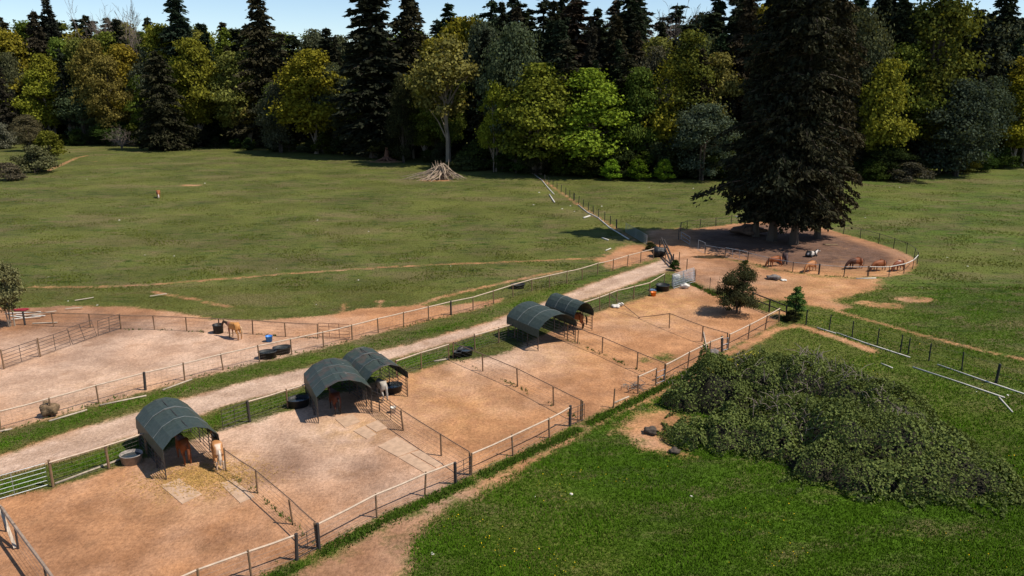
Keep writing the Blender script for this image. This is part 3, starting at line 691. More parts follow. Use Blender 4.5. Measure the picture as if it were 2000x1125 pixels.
fence('yard_fence', 'thin-railed fence across the back of the horse yard', [(-50,632),(0,633),(49,635),(105,638),(177,640),(237,643),(302,644),(365,647),(429,650),(494,653),(558,658),(621,661)], rail='brownrail', rr=.032, rail_h=1, h=1.3, heavy=(2,))
fence('wire_fence', 'line of dark thin posts running across the far pasture to the forest', [(1046,341),(1064,354),(1072,360),(1080,365),(1088,369),(1096,375),(1105,381),(1113,386),(1121,392),(1130,398),(1139,405),(1149,411),(1159,418),(1169,425),(1181,432),(1192,439),(1204,446)], h=1.4, post='tpost', pr=.065, rail=None, heavy=(1, 8, 16), wires=4, wr=.007)
fence('wire_fence', 'wire fence of dark posts passing the pale pipes on the far grass', [(1574,635),(1619,646),(1664,659),(1713,674),(1758,688),(1773,693),(1814,705),(1878,724),(1945,748,1.5),(2070,792)], h=1.45, post='tpost', pr=.055, rail=None, heavy=(8,), wires=3, wr=.006)
fence('board_fence', 'dark two-board fence at the corner between the small yard tree and the sapling', [(1468,596),(1502,610),(1536,624)], h=1.35, post='darkpost', pr=.08, rail='darkpost', rr=.06, extra_rails=(.5,), wires=0)
fence('mesh_fence', 'wire mesh fence between the stacked panels and the small yard tree', [(1357,548),(1386,566),(1401,573),(1440,589),(1468,596)], h=1.3, post='pipe', pr=.04, rail=None, wires=9, wr=.007, stays=True)
fence('pen_fence', 'curved fence round the far shaded side of the round pen', [(1325,468),(1329,452),(1342,448),(1367,446),(1398,442),(1428,438),(1462,434),(1530,434),(1595,443),(1647,457)], h=1.35, post='darkpost', pr=.05, rail='brownrail', rr=.03, wires=4)
fence('pen_fence', 'curved fence round the open grass side of the round pen', [(1647,457),(1680,466),(1716,476),(1745,486),(1770,496),(1785,506),(1791,516)], h=1.45, post='tpost', pr=.045, rail='wire', rr=.025, wires=6, stays=True)
fence('pen_fence', 'white-railed end of the round pen around the farthest cow', [(1791,516),(1782,526),(1765,534),(1736,540),(1696,540)], h=1.2, post='tpost', pr=.04, rail='white', rr=.045, wires=5)
fence('pen_fence', 'front fence of the round pen where the cows graze', [(1694,540),(1648,540),(1599,536),(1548,531),(1500,522),(1460,511)], h=1.2, post='tpost', pr=.05, rail='galv', rr=.025, wires=4, heavy=(2,))
fence('pen_fence', 'shaded fence of the round pen between the two white gates', [(1377,496),(1416,503)], h=1.2, post='darkpost', pr=.05, rail='galv', rr=.02, wires=5)

def gate(name, label, a, c, h=1.2, bars=5, mat='pipe', r=.022, z0=.12, mids=1, lean=0, cat_='gate', posts=None):
    A, C = (G(*a), G(*c)); o = thing(name, label, cat_, A); d = C-A; L = d.length; nrm = Vector((-d.y, d.x, 0)).normalized()
    def pt(t, z): return d*t+Vector((0, 0, z))+nrm*lean*(z/h)
    f = MB()
    f.tube([pt(0, z0), pt(0, h), pt(1, h), pt(1, z0), pt(0, z0)], r, 6); f.obj('frame', M[mat], o)
    for i in range(1, bars):
        z = z0+(h-z0)*i/bars; MB().tube([pt(0, z), pt(1, z)], r*.85, 5).obj('bar', M[mat], o)
    for i in range(mids): MB().tube([pt((i+1)/(mids+1), z0), pt((i+1)/(mids+1), h)], r*.9, 5).obj('upright', M[mat], o)
    for t in (posts or ()):
        q = link('post', UP['post'], o, d*t); q.scale = (.06, .06, h+.15)
    return o
gate('metal_gate','pale barred metal gate at the entrance of the nearest paddock',(-40,990),(95,950),1.4,5,'galv',.018)
gate('metal_gate','dark barred metal gate between the nearest shelter and the thick dark post',(436,842),(484,825),1.4,5,'pipe')
gate('metal_gate','thin metal gate behind the two small water tubs',(886,700),(926,685),1.25,5,'pipe',.018)
gate('metal_gate','rusty pipe gate at the end of the horse yard',(624,660),(683,663),1.35,4,'rust',.024,mids=2)
gate('metal_gate','galvanised five-bar gate on the far pasture beside the tree shadow',(1222,454),(1263,479),1.35,5,'galv',.03)
gate('metal_gate','tall white gate frame in the shaded pen fence',(1363,490),(1376,496),1.45,1,'galv',.025,mids=0)
gate('metal_gate','short pale gate at the pen corner next to the tree shadow',(1330,468),(1347,479),1.1,2,'galv',.03,mids=0)
gate('metal_gate','wide white gate at the pen front near the puddle',(1416,503),(1458,511),1.25,2,'galv',.028,mids=2)
gate('walk_gate','small gate at the front corner of the nearest paddock',(583,1093),(621,1073),1.2,5,'pipe',.02)
gate('walk_gate','small gate beside the rubber mats at the front fence',(892,944),(920,929),1.2,4,'pipe',.02)
gate('walk_gate','small half-open gate at the front corner of the third paddock',(1115,832),(1141,822),1.2,3,'pipe',.02)
gate('walk_gate','small gate beside the one short pale rail',(1282,752),(1297,746),1.0,2,'galv',.02,mids=0)
gate('walk_gate','pale small gate at the top of the bramble thicket',(1411,687),(1421,684),1.1,2,'galv',.025,mids=0)
for i, (a, c, ln, lb) in enumerate((((8,721),(76,697),0,'straight dark corral panel at the frame edge of the horse yard'),((79,697),(138,676),0,'straight dark corral panel in the middle of the yard row'),((143,675),(190,658),.45,'tilted corral panel bent out of the yard row'),((192,657),(235,643),-.2,'dark corral panel against the back yard fence'))):
    gate('corral_panel', lb, a, c, 1.45, 5, 'pipe', .024, .1, 1, ln, 'panel', posts=(0,) if i < 2 else ())
gate('corral_panel','dark corral panel running from the twin shelters with a white bucket beside it',(742,806),(786,840),1.4,6,'pipe',.022,.08,1,0,'panel')
gate('corral_panel','short dark corral panel touching the corner leg of the stained shelter',(727,800),(741,806),1.4,6,'pipe',.022,.08,0,0,'panel')
for i in range(3):
    gate('corral_panel', ('galvanised corral panel, rearmost of the stack by the junction','galvanised corral panel in the middle of the stack by the junction','galvanised corral panel, frontmost of the stack by the junction')[i], (1312+i*2,560+i*2.5), (1354+i*2,546+i*2.5), 1.35, 5, 'galv', .03, .1, 1, .1*i, 'panel')

# ------------------------------------------------------------------ shelters
def shelter(label, fl, fr, bl, stained=False, eave=1.85, rise=.85, tall=None, sag=0.0, facets=9):
    A, B, C = G(*fl), G(*fr), G(*bl); u = B-A; w = u.length; u.normalize(); v = C-A; d = v.length; v.normalize()
    bis = (u+v).normalized(); q = Vector((-bis.y, bis.x, 0)); q = q if q.dot(v) > 0 else -q     # square frame closest to both measured sides
    u, v = (bis-q).normalized(), (bis+q).normalized()
    o = thing('livestock_shelter', label, 'shelter', A, math.atan2(u.y, u.x))
    flip = 1 if (-u.y*v.x+u.x*v.y) > 0 else -1
    d *= flip
    # arch profile: x from 0..w, z
    def arch(t, grow=0.0):
        x = w*t; z = eave+rise*(1-abs(2*t-1)**2.3)
        return Vector((x+(t-.5)*2*grow, 0, z+grow))
    ts = [0, .05, .16, .3, .42, .5, .58, .7, .84, .95, 1] if facets > 6 else [0, .18, .40, .60, .82, 1]
    ov = .12*(1 if d > 0 else -1)
    ny = 17; V = []; Fc = []; k = len(ts)+2
    rs = RS(int(fl[0])); 
    for j in range(ny):
        y = -ov+(d+2*ov)*j/(ny-1); hoop = abs(math.sin(PI*3*j/(ny-1)))
        row = [Vector((-.05, 0, eave-.62-.05*rs.uniform(0, 1)))]+[arch(t, .02) for t in ts]+[Vector((w+.05, 0, eave-.42-.05*rs.uniform(0, 1)))]
        for p in row: V.append((p.x, y, p.z-.02*hoop-sag*hoop*(1-abs(2*(p.x/w)-1))+rs.normal()*.006))
    for j in range(ny-1):
        for i in range(k-1): Fc.append((j*k+i, j*k+i+1, (j+1)*k+i+1, (j+1)*k+i))
    me = bpy.data.meshes.new('canopy'); me.from_pydata(V, [], Fc); me.materials.append(M['tarp_stained' if stained else 'tarp']); me.update()
    c = link('canopy', me, o); md = c.modifiers.new('thick', 'SOLIDIFY'); md.thickness = .015; md.offset = 0
    for j in (1/3, 2/3):
        y = -ov+(d+2*ov)*j
        MB().tube([(p.x, y, p.z+.012) for p in [arch(t, .02) for t in ts]], .016 if stained else .024, 5).obj('seam', M['seam'], c)
    for j in range(4):
        y = d*j/3
        for x in (0, w):
            if j in (1, 2) and x == 0 and False: continue
            MB().tube([(x, y, -.03), (x, y, eave)], .032, 6).obj('leg', M['pipe'], o)
        MB().tube([(p.x, y, p.z) for p in [arch(t) for t in ts]], .026, 5).obj('hoop', M['pipe'], o)
    for x in (0, w, w/2):
        z = eave+(rise-.03 if x == w/2 else 0)
        MB().tube([(x, 0, z), (x, d, z)], .024, 5).obj('purlin', M['pipe'], o)
    def panel(p, q, n=6):
        m = MB(); p, q = Vector(p), Vector(q)
        for i in range(n):
            z = .18+1.28*i/(n-1); m.tube([p+Vector((0, 0, z)), q+Vector((0, 0, z))], .022, 5)
        for t in (.02, .5, .98): m.tube([p.lerp(q, t)+Vector((0, 0, .1)), p.lerp(q, t)+Vector((0, 0, 1.46))], .02, 5)
        m.obj('side_panel', M['pipe'], o)
    panel((.04, .03*flip, 0), (.04, d, 0)); panel((w-.04, .03*flip, 0), (w-.04, d, 0)); panel((.05, d, 0), (w-.05, d, 0))
    # sheet in the upper end of the vault
    mb = MB(); pts = [arch(t, .0) for t in ts]; base = len(mb.v)
    for p in pts: mb.v.append(Vector((p.x, d, p.z-.02)))
    mb.v.append(Vector((w, d, eave-.15))); mb.v.append(Vector((0, d, eave-.15)))
    return o
S = [shelter('nearest green-roofed shelter, clean roof with one pale seam', (325,937), (429,903), (282,870), facets=5, sag=.05),
     shelter('stained green shelter with rust patches, front one of the twins', (622,827), (726,807), (602,779), True, facets=5, sag=.03),
     shelter('stained green shelter with a crumpled rear edge, rear one of the twins', (716,795), (792,772), (678,754), True, facets=5, sag=.16),
     shelter('round-roofed green shelter with the deep water-dark shadow, front one of the far pair', (1051,686), (1111,664), (1009,655), rise=.95),
     shelter('small round-roofed green shelter with pale seams, farthest of all', (1120,655), (1151,644), (1076,632), rise=.9)]

# ------------------------------------------------------------------ animals
def quadruped(species, name, label, foot, face, hgt, paint, head='up', hair=(.03,.02,.015), turn=0.0, lying=False):
    """foot: photo pixel of the ground under the body; face: photo pixel the animal faces"""
    o = thing(name, label, species, G(*foot)); d = G(*face)-G(*foot); o.rotation_euler = (0, 0, math.atan2(d.y, d.x))
    cow = species == 'cow'; v = []; e = []; r = []
    def add(p, rad, par=None):
        v.append(Vector(p)); r.append(rad if isinstance(rad, tuple) else (rad, rad)); i = len(v)-1
        if par is not None: e.append((par, i))
        return i
    if not cow:
        b0 = add((-.12, 0, 1.14), (.27, .30)); b1 = add((-.5, 0, 1.2), (.29, .31), b0); b2 = add((-.74, 0, 1.16), (.19, .22), b1)
        b3 = add((.28, 0, 1.13), (.28, .31), b0); b4 = add((.56, 0, 1.16), (.22, .27), b3)
        if head == 'up': ch = [((.80, .03*turn, 1.36), (.13, .2)), ((1.0, .12*turn, 1.6), (.10, .155)), ((1.13, .26*turn, 1.78), (.10, .12)), ((1.30, .42*turn, 1.66), (.095, .11)), ((1.47, .52*turn, 1.50), .07), ((1.54, .56*turn, 1.44), .06)]
        elif head == 'mid': ch = [((.84, .05*turn, 1.22), (.13, .2)), ((1.08, .18*turn, 1.30), (.10, .15)), ((1.24, .34*turn, 1.34), (.10, .12)), ((1.38, .48*turn, 1.18), (.09, .11)), ((1.48, .58*turn, .98), .07), ((1.51, .6*turn, .92), .06)]
        else: ch = [((.82, 0, 1.05), (.13, .2)), ((1.0, 0, .78), (.10, .15)), ((1.12, 0, .52), (.10, .12)), ((1.22, 0, .34), (.09, .11)), ((1.30, 0, .14), .07), ((1.32, 0, .08), .06)]
        legs = [[((.46, s*.17, .93), .12), ((.49, s*.17, .70), .085), ((.48, s*.17, .48), .058), ((.48, s*.17, .16), .042), ((.52, s*.17, .03), .06)] for s in (1, -1)]
        hind = [[((-.56, s*.18, .96), .16), ((-.48, s*.18, .76), .11), ((-.72, s*.17, .52), .06), ((-.69, s*.17, .16), .044), ((-.65, s*.17, .03), .062)] for s in (1, -1)]
        h0 = 1.5
    else:
        b0 = add((-.1, 0, .86), (.33, .36)); b1 = add((-.55, 0, .92), (.29, .30), b0); b2 = add((-.82, 0, .94), (.18, .22), b1)
        b3 = add((.36, 0, .86), (.29, .34), b0); b4 = add((.66, 0, .90), (.21, .27), b3)
        if head == 'up': ch = [((.90, .04*turn, 1.06), (.14, .2)), ((1.10, .1*turn, 1.2), (.13, .15)), ((1.28, .16*turn, 1.1), (.11, .12)), ((1.45, .2*turn, .98), .085)]
        else: ch = [((.92, 0, .76), (.14, .2)), ((1.10, 0, .52), (.13, .16)), ((1.22, 0, .30), (.12, .13)), ((1.30, 0, .10), .085)]
        legs = [[((.48, s*.19, .66), .12), ((.50, s*.19, .42), .075), ((.50, s*.19, .16), .05), ((.53, s*.19, .03), .065)] for s in (1, -1)]
        hind = [[((-.60, s*.19, .70), .15), ((-.52, s*.19, .54), .10), ((-.74, s*.18, .38), .06), ((-.71, s*.18, .14), .048), ((-.68, s*.18, .03), .065)] for s in (1, -1)]
        h0 = 1.24
        if lying:
            for i in range(len(v)): v[i].z -= .52
            ch = [((p[0], p[1], p[2]-.5), q) for p, q in ch]
            legs = [[((.50, s*.26, .2), .12), ((.72, s*.30, .1), .075), ((.50, s*.34, .06), .055)] for s in (1, -1)]
            hind = [[((-.50, s*.30, .2), .15), ((-.2, s*.40, .1), .08), ((-.5, s*.42, .06), .055)] for s in (1, -1)]
    par = b4
    for p, q in ch: par = add(p, q, par)
    for L, root in [(x, b3) for x in legs]+[(x, b1) for x in hind]:
        par = root
        for p, q in L: par = add(p, q, par)
    me = bpy.data.meshes.new('body'); me.from_pydata([tuple(x) for x in v], e, []); bo = bpy.data.objects.new('body', me); COL.objects.link(bo)
    sk = bo.modifiers.new('skin', 'SKIN'); sk.use_smooth_shade = True
    for i, x in enumerate(me.skin_vertices[0].data): x.radius = r[i]; x.use_root = (i == 0)
    ss = bo.modifiers.new('sub', 'SUBSURF'); ss.levels = 2; ss.render_levels = 2
    dg = bpy.context.evaluated_depsgraph_get(); m2 = bpy.data.meshes.new_from_object(bo.evaluated_get(dg)); bpy.data.objects.remove(bo)
    m2.name = 'body'; m2.materials.clear(); m2.materials.append(M['coat'])
    at = m2.attributes.new('coat', 'FLOAT_COLOR', 'POINT')
    for i, q in enumerate(m2.vertices): at.data[i].color = (*paint(q.co), 1)
    m2.polygons.foreach_set('use_smooth', [True]*len(m2.polygons))
    k = hgt/h0; b = link('body', m2, o); b.scale = (k, k, k)
    def hairobj(nm, mb, col):
        hm = mb.mesh(nm, M['coat']); a = hm.attributes.new('coat', 'FLOAT_COLOR', 'POINT')
        for i in range(len(hm.vertices)): a.data[i].color = (*col, 1)
        q = link(nm, hm, o); q.scale = (k, k, k)
    zs = -.5 if lying else 0
    if cow: hairobj('tail', MB().tube([(-.93, 0, 1.0+zs), (-1.02, 0, .85+zs), (-1.03, 0, .55+zs*.9), (-1.02, .02, max(.05, .35+zs))], [.03, .022, .02, .045], 6), hair)
    else: hairobj('tail', MB().tube([(-.88, 0, 1.28), (-1.0, 0, 1.12), (-1.03, 0, .8), (-1.0, .02, .42)], [.045, .075, .085, .03], 7), hair)
    c0, c1, c2 = [Vector(p) for p, q in ch[:3]]
    hz = Vector((-.06, 0, .13))
    if not cow: hairobj('mane', MB().tube([c0+hz*1.3, c1+hz, c2+Vector((-.04, 0, .12)), c2+Vector((.08, .02*turn, .10))], [.05, .06, .055, .03], 6), hair)
    hx = c2 if not cow else c1.lerp(c2, .3); fw = (Vector(ch[3][0])-c2); fw.normalize() if fw.length else None
    for s in (1, -1):
        q = hx+Vector((-.03, s*(.07 if not cow else .12), .10 if not cow else .06)); tip = q+(Vector((0, s*.02, .15)) if not cow else Vector((-.02, s*.14, .02)))
        hairobj('ear', MB().tube([q, q.lerp(tip, .5), tip], [.035, .04, .006], 5), paint(hx))
    return o
CH_, BAY, PALE, WHITE, DKC = (.26,.075,.022), (.12,.035,.016), (.52,.28,.10), (.66,.58,.50), (.02,.016,.014)
def nz(c, s=3.0, k=0): return math.sin(c.x*s*2.1+k)+math.sin(c.y*s*3.3+1+k)+math.sin(c.z*s*2.7+2*k)
def chest(c): return (.25,.07,.02) if c.z > .35 else (.2,.06,.02)
def pinto(c):
    if c.x < -.42 and abs(c.y) < .13 and c.z > .9: return (.62,.47,.36)
    if c.z < .55 and c.x < 0: return (.60,.45,.33)
    return (.60,.48,.38) if nz(c, 2.2, 1.3) > 1.3 else (.44,.20,.075)
def bay(c): return DKC if c.z < .5 or c.x > 1.35 else (.10,.028,.014)
def grey(c): return (.36,.32,.27) if c.x < .1 else (.12,.115,.115)  # pale rump; front half coloured dark to stand for the shelter's shadow
def pal(c): return (.58,.30,.10) if c.z > .6 else (.55,.36,.18)
def baydark(c): return (.05,.026,.02) if c.z < .55 or c.x > .8 else (.16,.065,.04)
def hereford(k=0, body=(.21,.062,.022)):
    def f(c):
        if c.x > 1.12: return WHITE
        if c.z < .35: return tuple(x*.8 for x in body) if k % 2 else (.4,.3,.22)
        return body
    return f
def bw(c): return WHITE if (nz(c, 3, 2.2) > .75 or c.x > 1.3) else (.012,.012,.014)
def patch(c): return WHITE if nz(c, 2.5, .6) > .9 and c.x < .1 else (.20,.055,.02)
quadruped('horse','chestnut_horse','chestnut horse seen from behind with its front half inside the nearest shelter',(360,899),(325,860),1.5,chest,'mid',(.16,.05,.02))
quadruped('horse','pinto_horse','cream and tan pinto horse standing outside the nearest shelter',(427,908),(412,870),1.55,pinto,'mid',(.62,.52,.42))
quadruped('horse','bay_horse','dark bay horse with black tail leaving the stained front twin shelter',(655,803),(636,778),1.5,bay,'mid',(.012,.01,.01))
quadruped('horse','grey_horse','pale grey horse at the rear twin shelter beside its corner leg',(746,778),(726,760),1.4,grey,'down',(.3,.28,.25))
quadruped('horse','chestnut_horse','red-brown horse with black legs standing under the farthest shelter',(1124,641),(1085,636),1.5,lambda c: DKC if c.z < .55 else (.26,.085,.025),'mid',(.015,.012,.01))
quadruped('horse','palomino_horse','golden horse with shade painted on its head and neck, standing alone in the horse yard near the blue tub',(459,661),(428,652),1.5,lambda c: (.06,.032,.022) if c.x > .7 else ((.22,.10,.05) if c.z < .62 and c.x > 0 else ((.36,.15,.085) if c.x > .35 else (.46,.21,.06))),'mid',(.5,.32,.18),turn=.2)  # dark head and neck colour is shade painted into the coat
quadruped('cow','cow','lone red cow with a white face grazing on the big pasture',(310,386),(313,415),1.35,lambda c: (.55,.48,.40) if c.x > 1.16 else (.26,.09,.03),'down')
quadruped('cow','cow','orange-brown cow at the tree shadow edge in the round pen',(1514,520),(1480,522),1.25,lambda c: (.28,.09,.03),'down',(.1,.04,.02))
quadruped('cow','cow','dark purple-brown cow half behind the orange-brown one',(1533,514),(1545,530),1.2,lambda c: (.05,.028,.026),'down')
quadruped('cow','cow','light tan cow grazing alone close to the pen front fence',(1583,530),(1562,535),1.25,lambda c: (.40,.17,.065),'down',(.3,.12,.05))
quadruped('cow','black_and_white_cow','black and white cow lying on the ground in the round pen',(1584,501),(1610,497),1.3,bw,'up',(.02,.02,.02),lying=True)
quadruped('cow','cow','dark red cow grazing in the middle of the pen fence front',(1670,525),(1640,527),1.35,lambda c: (.075,.03,.018) if c.x > .2 else (.22,.065,.022),'down')
quadruped('cow','cow','red-brown cow grazing just before the white pen rail begins',(1716,529),(1690,532),1.3,lambda c: (.24,.075,.025) if c.z > .5 else (.16,.06,.03),'down')
quadruped('cow','cow','red cow with white flank patches at the white-railed pen end',(1754,529),(1735,533),1.25,patch,'down')

# ------------------------------------------------------------------ small things
def tub(name, label, px, py, rx, ry, h, mat, rz=0, water=True, cat_='water trough'):
    o = thing(name, label, cat_, G(px, py), rz); t = .04
    MB().lathe([(.01, .01), (.9, 0), (1.0, h), (1.03, h), (1.03, h-.05), (1.0-.0, h-.06)][:4]+[(.95, h), (.86, .06), (.01, .06)], 28, sx=rx, sy=ry).obj('tub_shell', M[mat], o, True)
    if water: MB().lathe([(.93, h*.72), (.5, h*.721), (.01, h*.722)], 24, sx=rx, sy=ry).obj('water', M['tubwater'], o)
    rim = MB(); n = 28
    rim.tube([(rx*1.01*math.cos(2*PI*i/n), ry*1.01*math.sin(2*PI*i/n), h) for i in range(n+1)], .03, 5); rim.obj('rim', M[mat], o, True)
    return o
tub('water_trough','grey-rimmed round water trough in the shadow of the nearest shelter',258,903,.62,.55,.55,'greytub')
tub('water_trough','black oval water trough beside the front twin shelter',583,793,.75,.55,.55,'black',.3)
tub('water_trough','black oval trough standing outside the yard, closer to the fence post',523,699,.72,.5,.55,'black',.2)
tub('water_trough','black oval trough standing outside the yard, farther along the fence',551,690,.72,.5,.55,'black',.5)
tub('water_trough','wide black trough at the corner of the third paddock',909,693,.62,.62,.5,'black')
tub('water_trough','small black tub next to the wide black trough',893,698,.38,.38,.5,'black')
tub('water_trough','black round trough by the orange bucket',1294,567,.72,.72,.6,'black')
tub('water_trough','black oval trough inside the rear twin shelter',765,765,.8,.6,.5,'black',.5)
tub('water_trough','black rubber tub lying beyond the road fence',1011,563,.75,.55,.45,'black',.2,False)
tub('water_trough','dark barrel tub at the back yard fence behind the golden horse',427,650,.45,.45,.75,'black',0,False,'barrel')
def bucket(label, px, py, mat, r=.22, h=.38):
    o = thing('bucket', label, 'bucket', G(px, py))
    MB().lathe([(.01, .0), (r*.8, 0), (r, h), (r*1.06, h), (r*.95, h-.01), (r*.76, .03), (.01, .03)], 18).obj('pail', M[mat], o, True)
    MB().tube([(r*math.cos(t), -.05, h+.18*math.sin(t)) for t in np.linspace(0, PI, 9)], .012, 4).obj('handle', M['wire'], o)
bucket('sky-blue plastic tub standing in the horse yard',526,667,'blue',.30,.5)
bucket('orange plastic bucket by the black round trough',1276,578,'orange',.30,.42)
bucket('white bucket hung on the corral panel by the twin shelters',768,806,'white',.2,.4)
def heap(name, label, cat_, px, py, r, h, mat, n=90, seed=1, squash=1.0):
    rs = RS(seed); mb = MB(); o = link(name, None); 
    bpy.data.objects.remove(o); vs = []
    m = bpy.data.meshes.new(name); import bmesh; bm = bmesh.new(); bmesh.ops.create_icosphere(bm, subdivisions=3, radius=1)
    ph = rs.uniform(0, 6, 9)
    for q in bm.verts:
        c = q.co.copy(); k = 1+.16*math.sin(5*c.x+ph[0])+.14*math.sin(7*c.y+ph[1]+3*c.z)+.08*math.sin(13*c.z+ph[2]+9*c.x)
        q.co = Vector((c.x*r*k, c.y*r*squash*k, h*.5+c.z*h*.52*k))
    bm.to_mesh(m); bm.free(); m.materials.append(M[mat]); m.polygons.foreach_set('use_smooth', [True]*len(m.polygons))
    return tag(link(name, m, None, G(px, py)), label, cat_)
heap('hay_net','round brown hay net hanging at the yard fence post','hay net',97,812,.52,.95,'hay',seed=3)
heap('feed_bag','upper white crumpled feed bag against the stacked panels','bag',1322,545,.4,.5,'white',seed=4,squash=.6)
heap('feed_bag','white crumpled feed bag on the soil in front of the stacked panels','bag',1338,563,.5,.5,'white',seed=5,squash=.7)
heap('plastic_sack','white sack lying by the fence of the orange paddock','bag',1203,600,.42,.25,'white',seed=6)
heap('plastic_sack','white sack touching the first one by the orange paddock fence','bag',1213,597,.3,.3,'white',seed=7)
heap('plastic_sheet','blue crumpled sheet beside the orange bucket','sheet',1275,568,.4,.2,'tubes',seed=8)
heap('stump','dark lump of wood at the bare tip of the bramble thicket','stump',1272,846,.42,.4,'bark',seed=9)
heap('stump','small dark lump half covered by bramble leaves','stump',1318,884,.35,.25,'bark',seed=11)
heap('rubbish_heap','dark rubbish heap by the dirt junction','heap',1512,545,.8,.45,'rock',seed=12)
heap('white_scrap','white plastic scrap beside the dark rubbish heap','scrap',1530,548,.35,.15,'white',seed=13)
heap('straw_pile','yellow straw scattering lying on the pen soil','straw',1620,478,1.0,.06,'hay',seed=14,squash=.5)
heap('blue_sheet','grey-blue heap of gear behind the thicket fence','heap',1393,694,.42,.5,'rock',seed=15)
heap('dirt_mound','dark earth bank under the pen conifers','mound',1462,458,2.6,1.3,'earth',seed=16,squash=.6)
MATS = [('rubber mat left of the straw in front of the nearest shelter',[(313,949),(356,985),(395,966),(350,935)]),('rubber mat beside the divider and the pinto horse',[(429,944),(469,983),(498,971),(456,937)]),
 ('rubber mat closest to the bay horse',[(655,819),(674,836),(704,824),(688,809)]),('rubber mat below the one closest to the bay horse',[(690,842),(717,858),(736,849),(712,832)]),('rubber mat beside the corral panel shadow',[(714,831),(735,844),(757,836),(738,821)]),
 ('largest rubber mat, beside the divider',[(738,872),(777,893),(816,878),(775,853)]),('long rubber mat reaching toward the front fence',[(778,894),(832,926),(850,916),(800,886)]),('narrow rubber mat along the divider foot',[(802,885),(852,914),(866,907),(820,880)])]
for lb, q in MATS:
    p = [G(*a) for a in q]; b = p[0]; mb = MB(); n = 5
    top = [(a-b)+Vector((0, 0, .03)) for a in p]; bot = [(a-b)+Vector((0, 0, -.01)) for a in p]
    mb.v = bot+top; mb.f = [(4, 5, 6, 7), (0, 1, 5, 4), (1, 2, 6, 5), (2, 3, 7, 6), (3, 0, 4, 7)]
    tag(mb.obj('rubber_mat', M['mat'], None, False, b), lb.replace('left of', 'at the edge of'), 'mat', None)
def ground_pole(name, label, pts, r, mat, cat_):
    p = [G(*q) for q in pts]; b = p[0]
    tag(MB().tube([q-b+Vector((0, 0, r*.9)) for q in p], r, 7).obj(name, M[mat], None, True, b), label, cat_)
for lb, pts, r in (('long white pipe lying below the wire fence posts',[(1634,651),(1690,671),(1777,699)],.055),('white pipe end nearest the board fence corner',[(1596,641),(1632,652)],.055),('short white pipe alone on the grass by the thicket',[(1721,711),(1743,720)],.055),
   ('longest white pipe on the grass beyond the thicket',[(1783,718),(1880,750),(1962,778)],.055),('white pipe lying askew at the end of the longest pipe',[(1951,777),(1977,806)],.055),('white pipe passing the thick wooden post',[(1831,713),(1920,744),(2010,774)],.055),
   ('bent pale pipe beside the far wire fence at the forest',[(1043,341),(1058,352),(1070,367),(1082,380)],.09),('straight pale pipe on the far pasture below the bent one',[(1073,381),(1083,396)],.12),('long pale pipe curving along the far wire fence to the gate',[(1129,401),(1148,416),(1168,426),(1190,445),(1210,457),(1228,468)],.085),
   ('short pale board near the middle of the far fence pipe',[(1140,427),(1152,423)],.14),('pale board lying in the tree shadow',[(1176,466),(1188,470)],.10),('pale stick on the grass before the gate corner',[(1183,490),(1193,486)],.07),('pale pipe lying outside the pen front',[(1672,545),(1711,544)],.06),
   ('white rail lying behind the pen on the grass',[(1436,424),(1462,424)],.1)):
    ground_pole('ground_pipe', lb, pts, r, 'white', 'pipe')
for lb, pts in (('pale pole on the verge, closest to the frame edge',[(-10,846),(24,839)]),('pale pole on the verge below the hay net',[(96,824),(170,802)]),('pale pole on the verge below the second yard post',[(195,793),(286,774)]),('short pale pole on the verge by the third yard post',[(318,763),(375,742)]),
   ('pole lying at the fence foot of the nearest paddock',[(108,946),(200,912),(243,896)]),('pole lying at the fence foot by the divider corner',[(848,707),(875,702)]),('pale pole lying by the front fence of the broken paddock',[(1200,788),(1228,776)]),('thin pole leaning in the orange paddock by the walk gate',[(1374,650),(1382,690)])):
    ground_pole('ground_pole', lb, pts, .06, 'plank', 'pole')
rs = RS(77)
for i, (px, py, an, L, mt, lb) in enumerate(((45,612,.1,3.2,'white','topmost white board of the heap by the silvery tree'),(60,618,-.15,3.0,'white','white board across the middle of the heap by the silvery tree'),(52,624,.3,2.4,'white','short white board at the front of the heap by the silvery tree'),
   (80,616,.5,2.6,'plank','tan board sticking out of the white heap'),(35,620,-.4,2.0,'white','slanted white board under the silvery tree'),(165,586,.6,1.7,'plank','single plank on the grass above the yard fence'),(145,605,.2,1.5,'plank','small plank on the orange soil by white scraps'),(310,580,.5,1.6,'plank','plank alone on the pasture grass above the yard'),(88,632,.05,2.2,'plank','tan board nearest the yard fence post'))):
    g = G(px, py); z = .05+.05*(i % 4)
    tag(MB().bar((-L/2*math.cos(an), -L/2*math.sin(an), z), (L/2*math.cos(an), L/2*math.sin(an), z+.05), .18, .04).obj('loose_board', M[mt], None, False, g), lb, 'board')
heap('red_tarp','dark red tarp bundle on the boards by the silvery tree','tarp',43,606,.8,.15,'redcloth',seed=21,squash=.4)
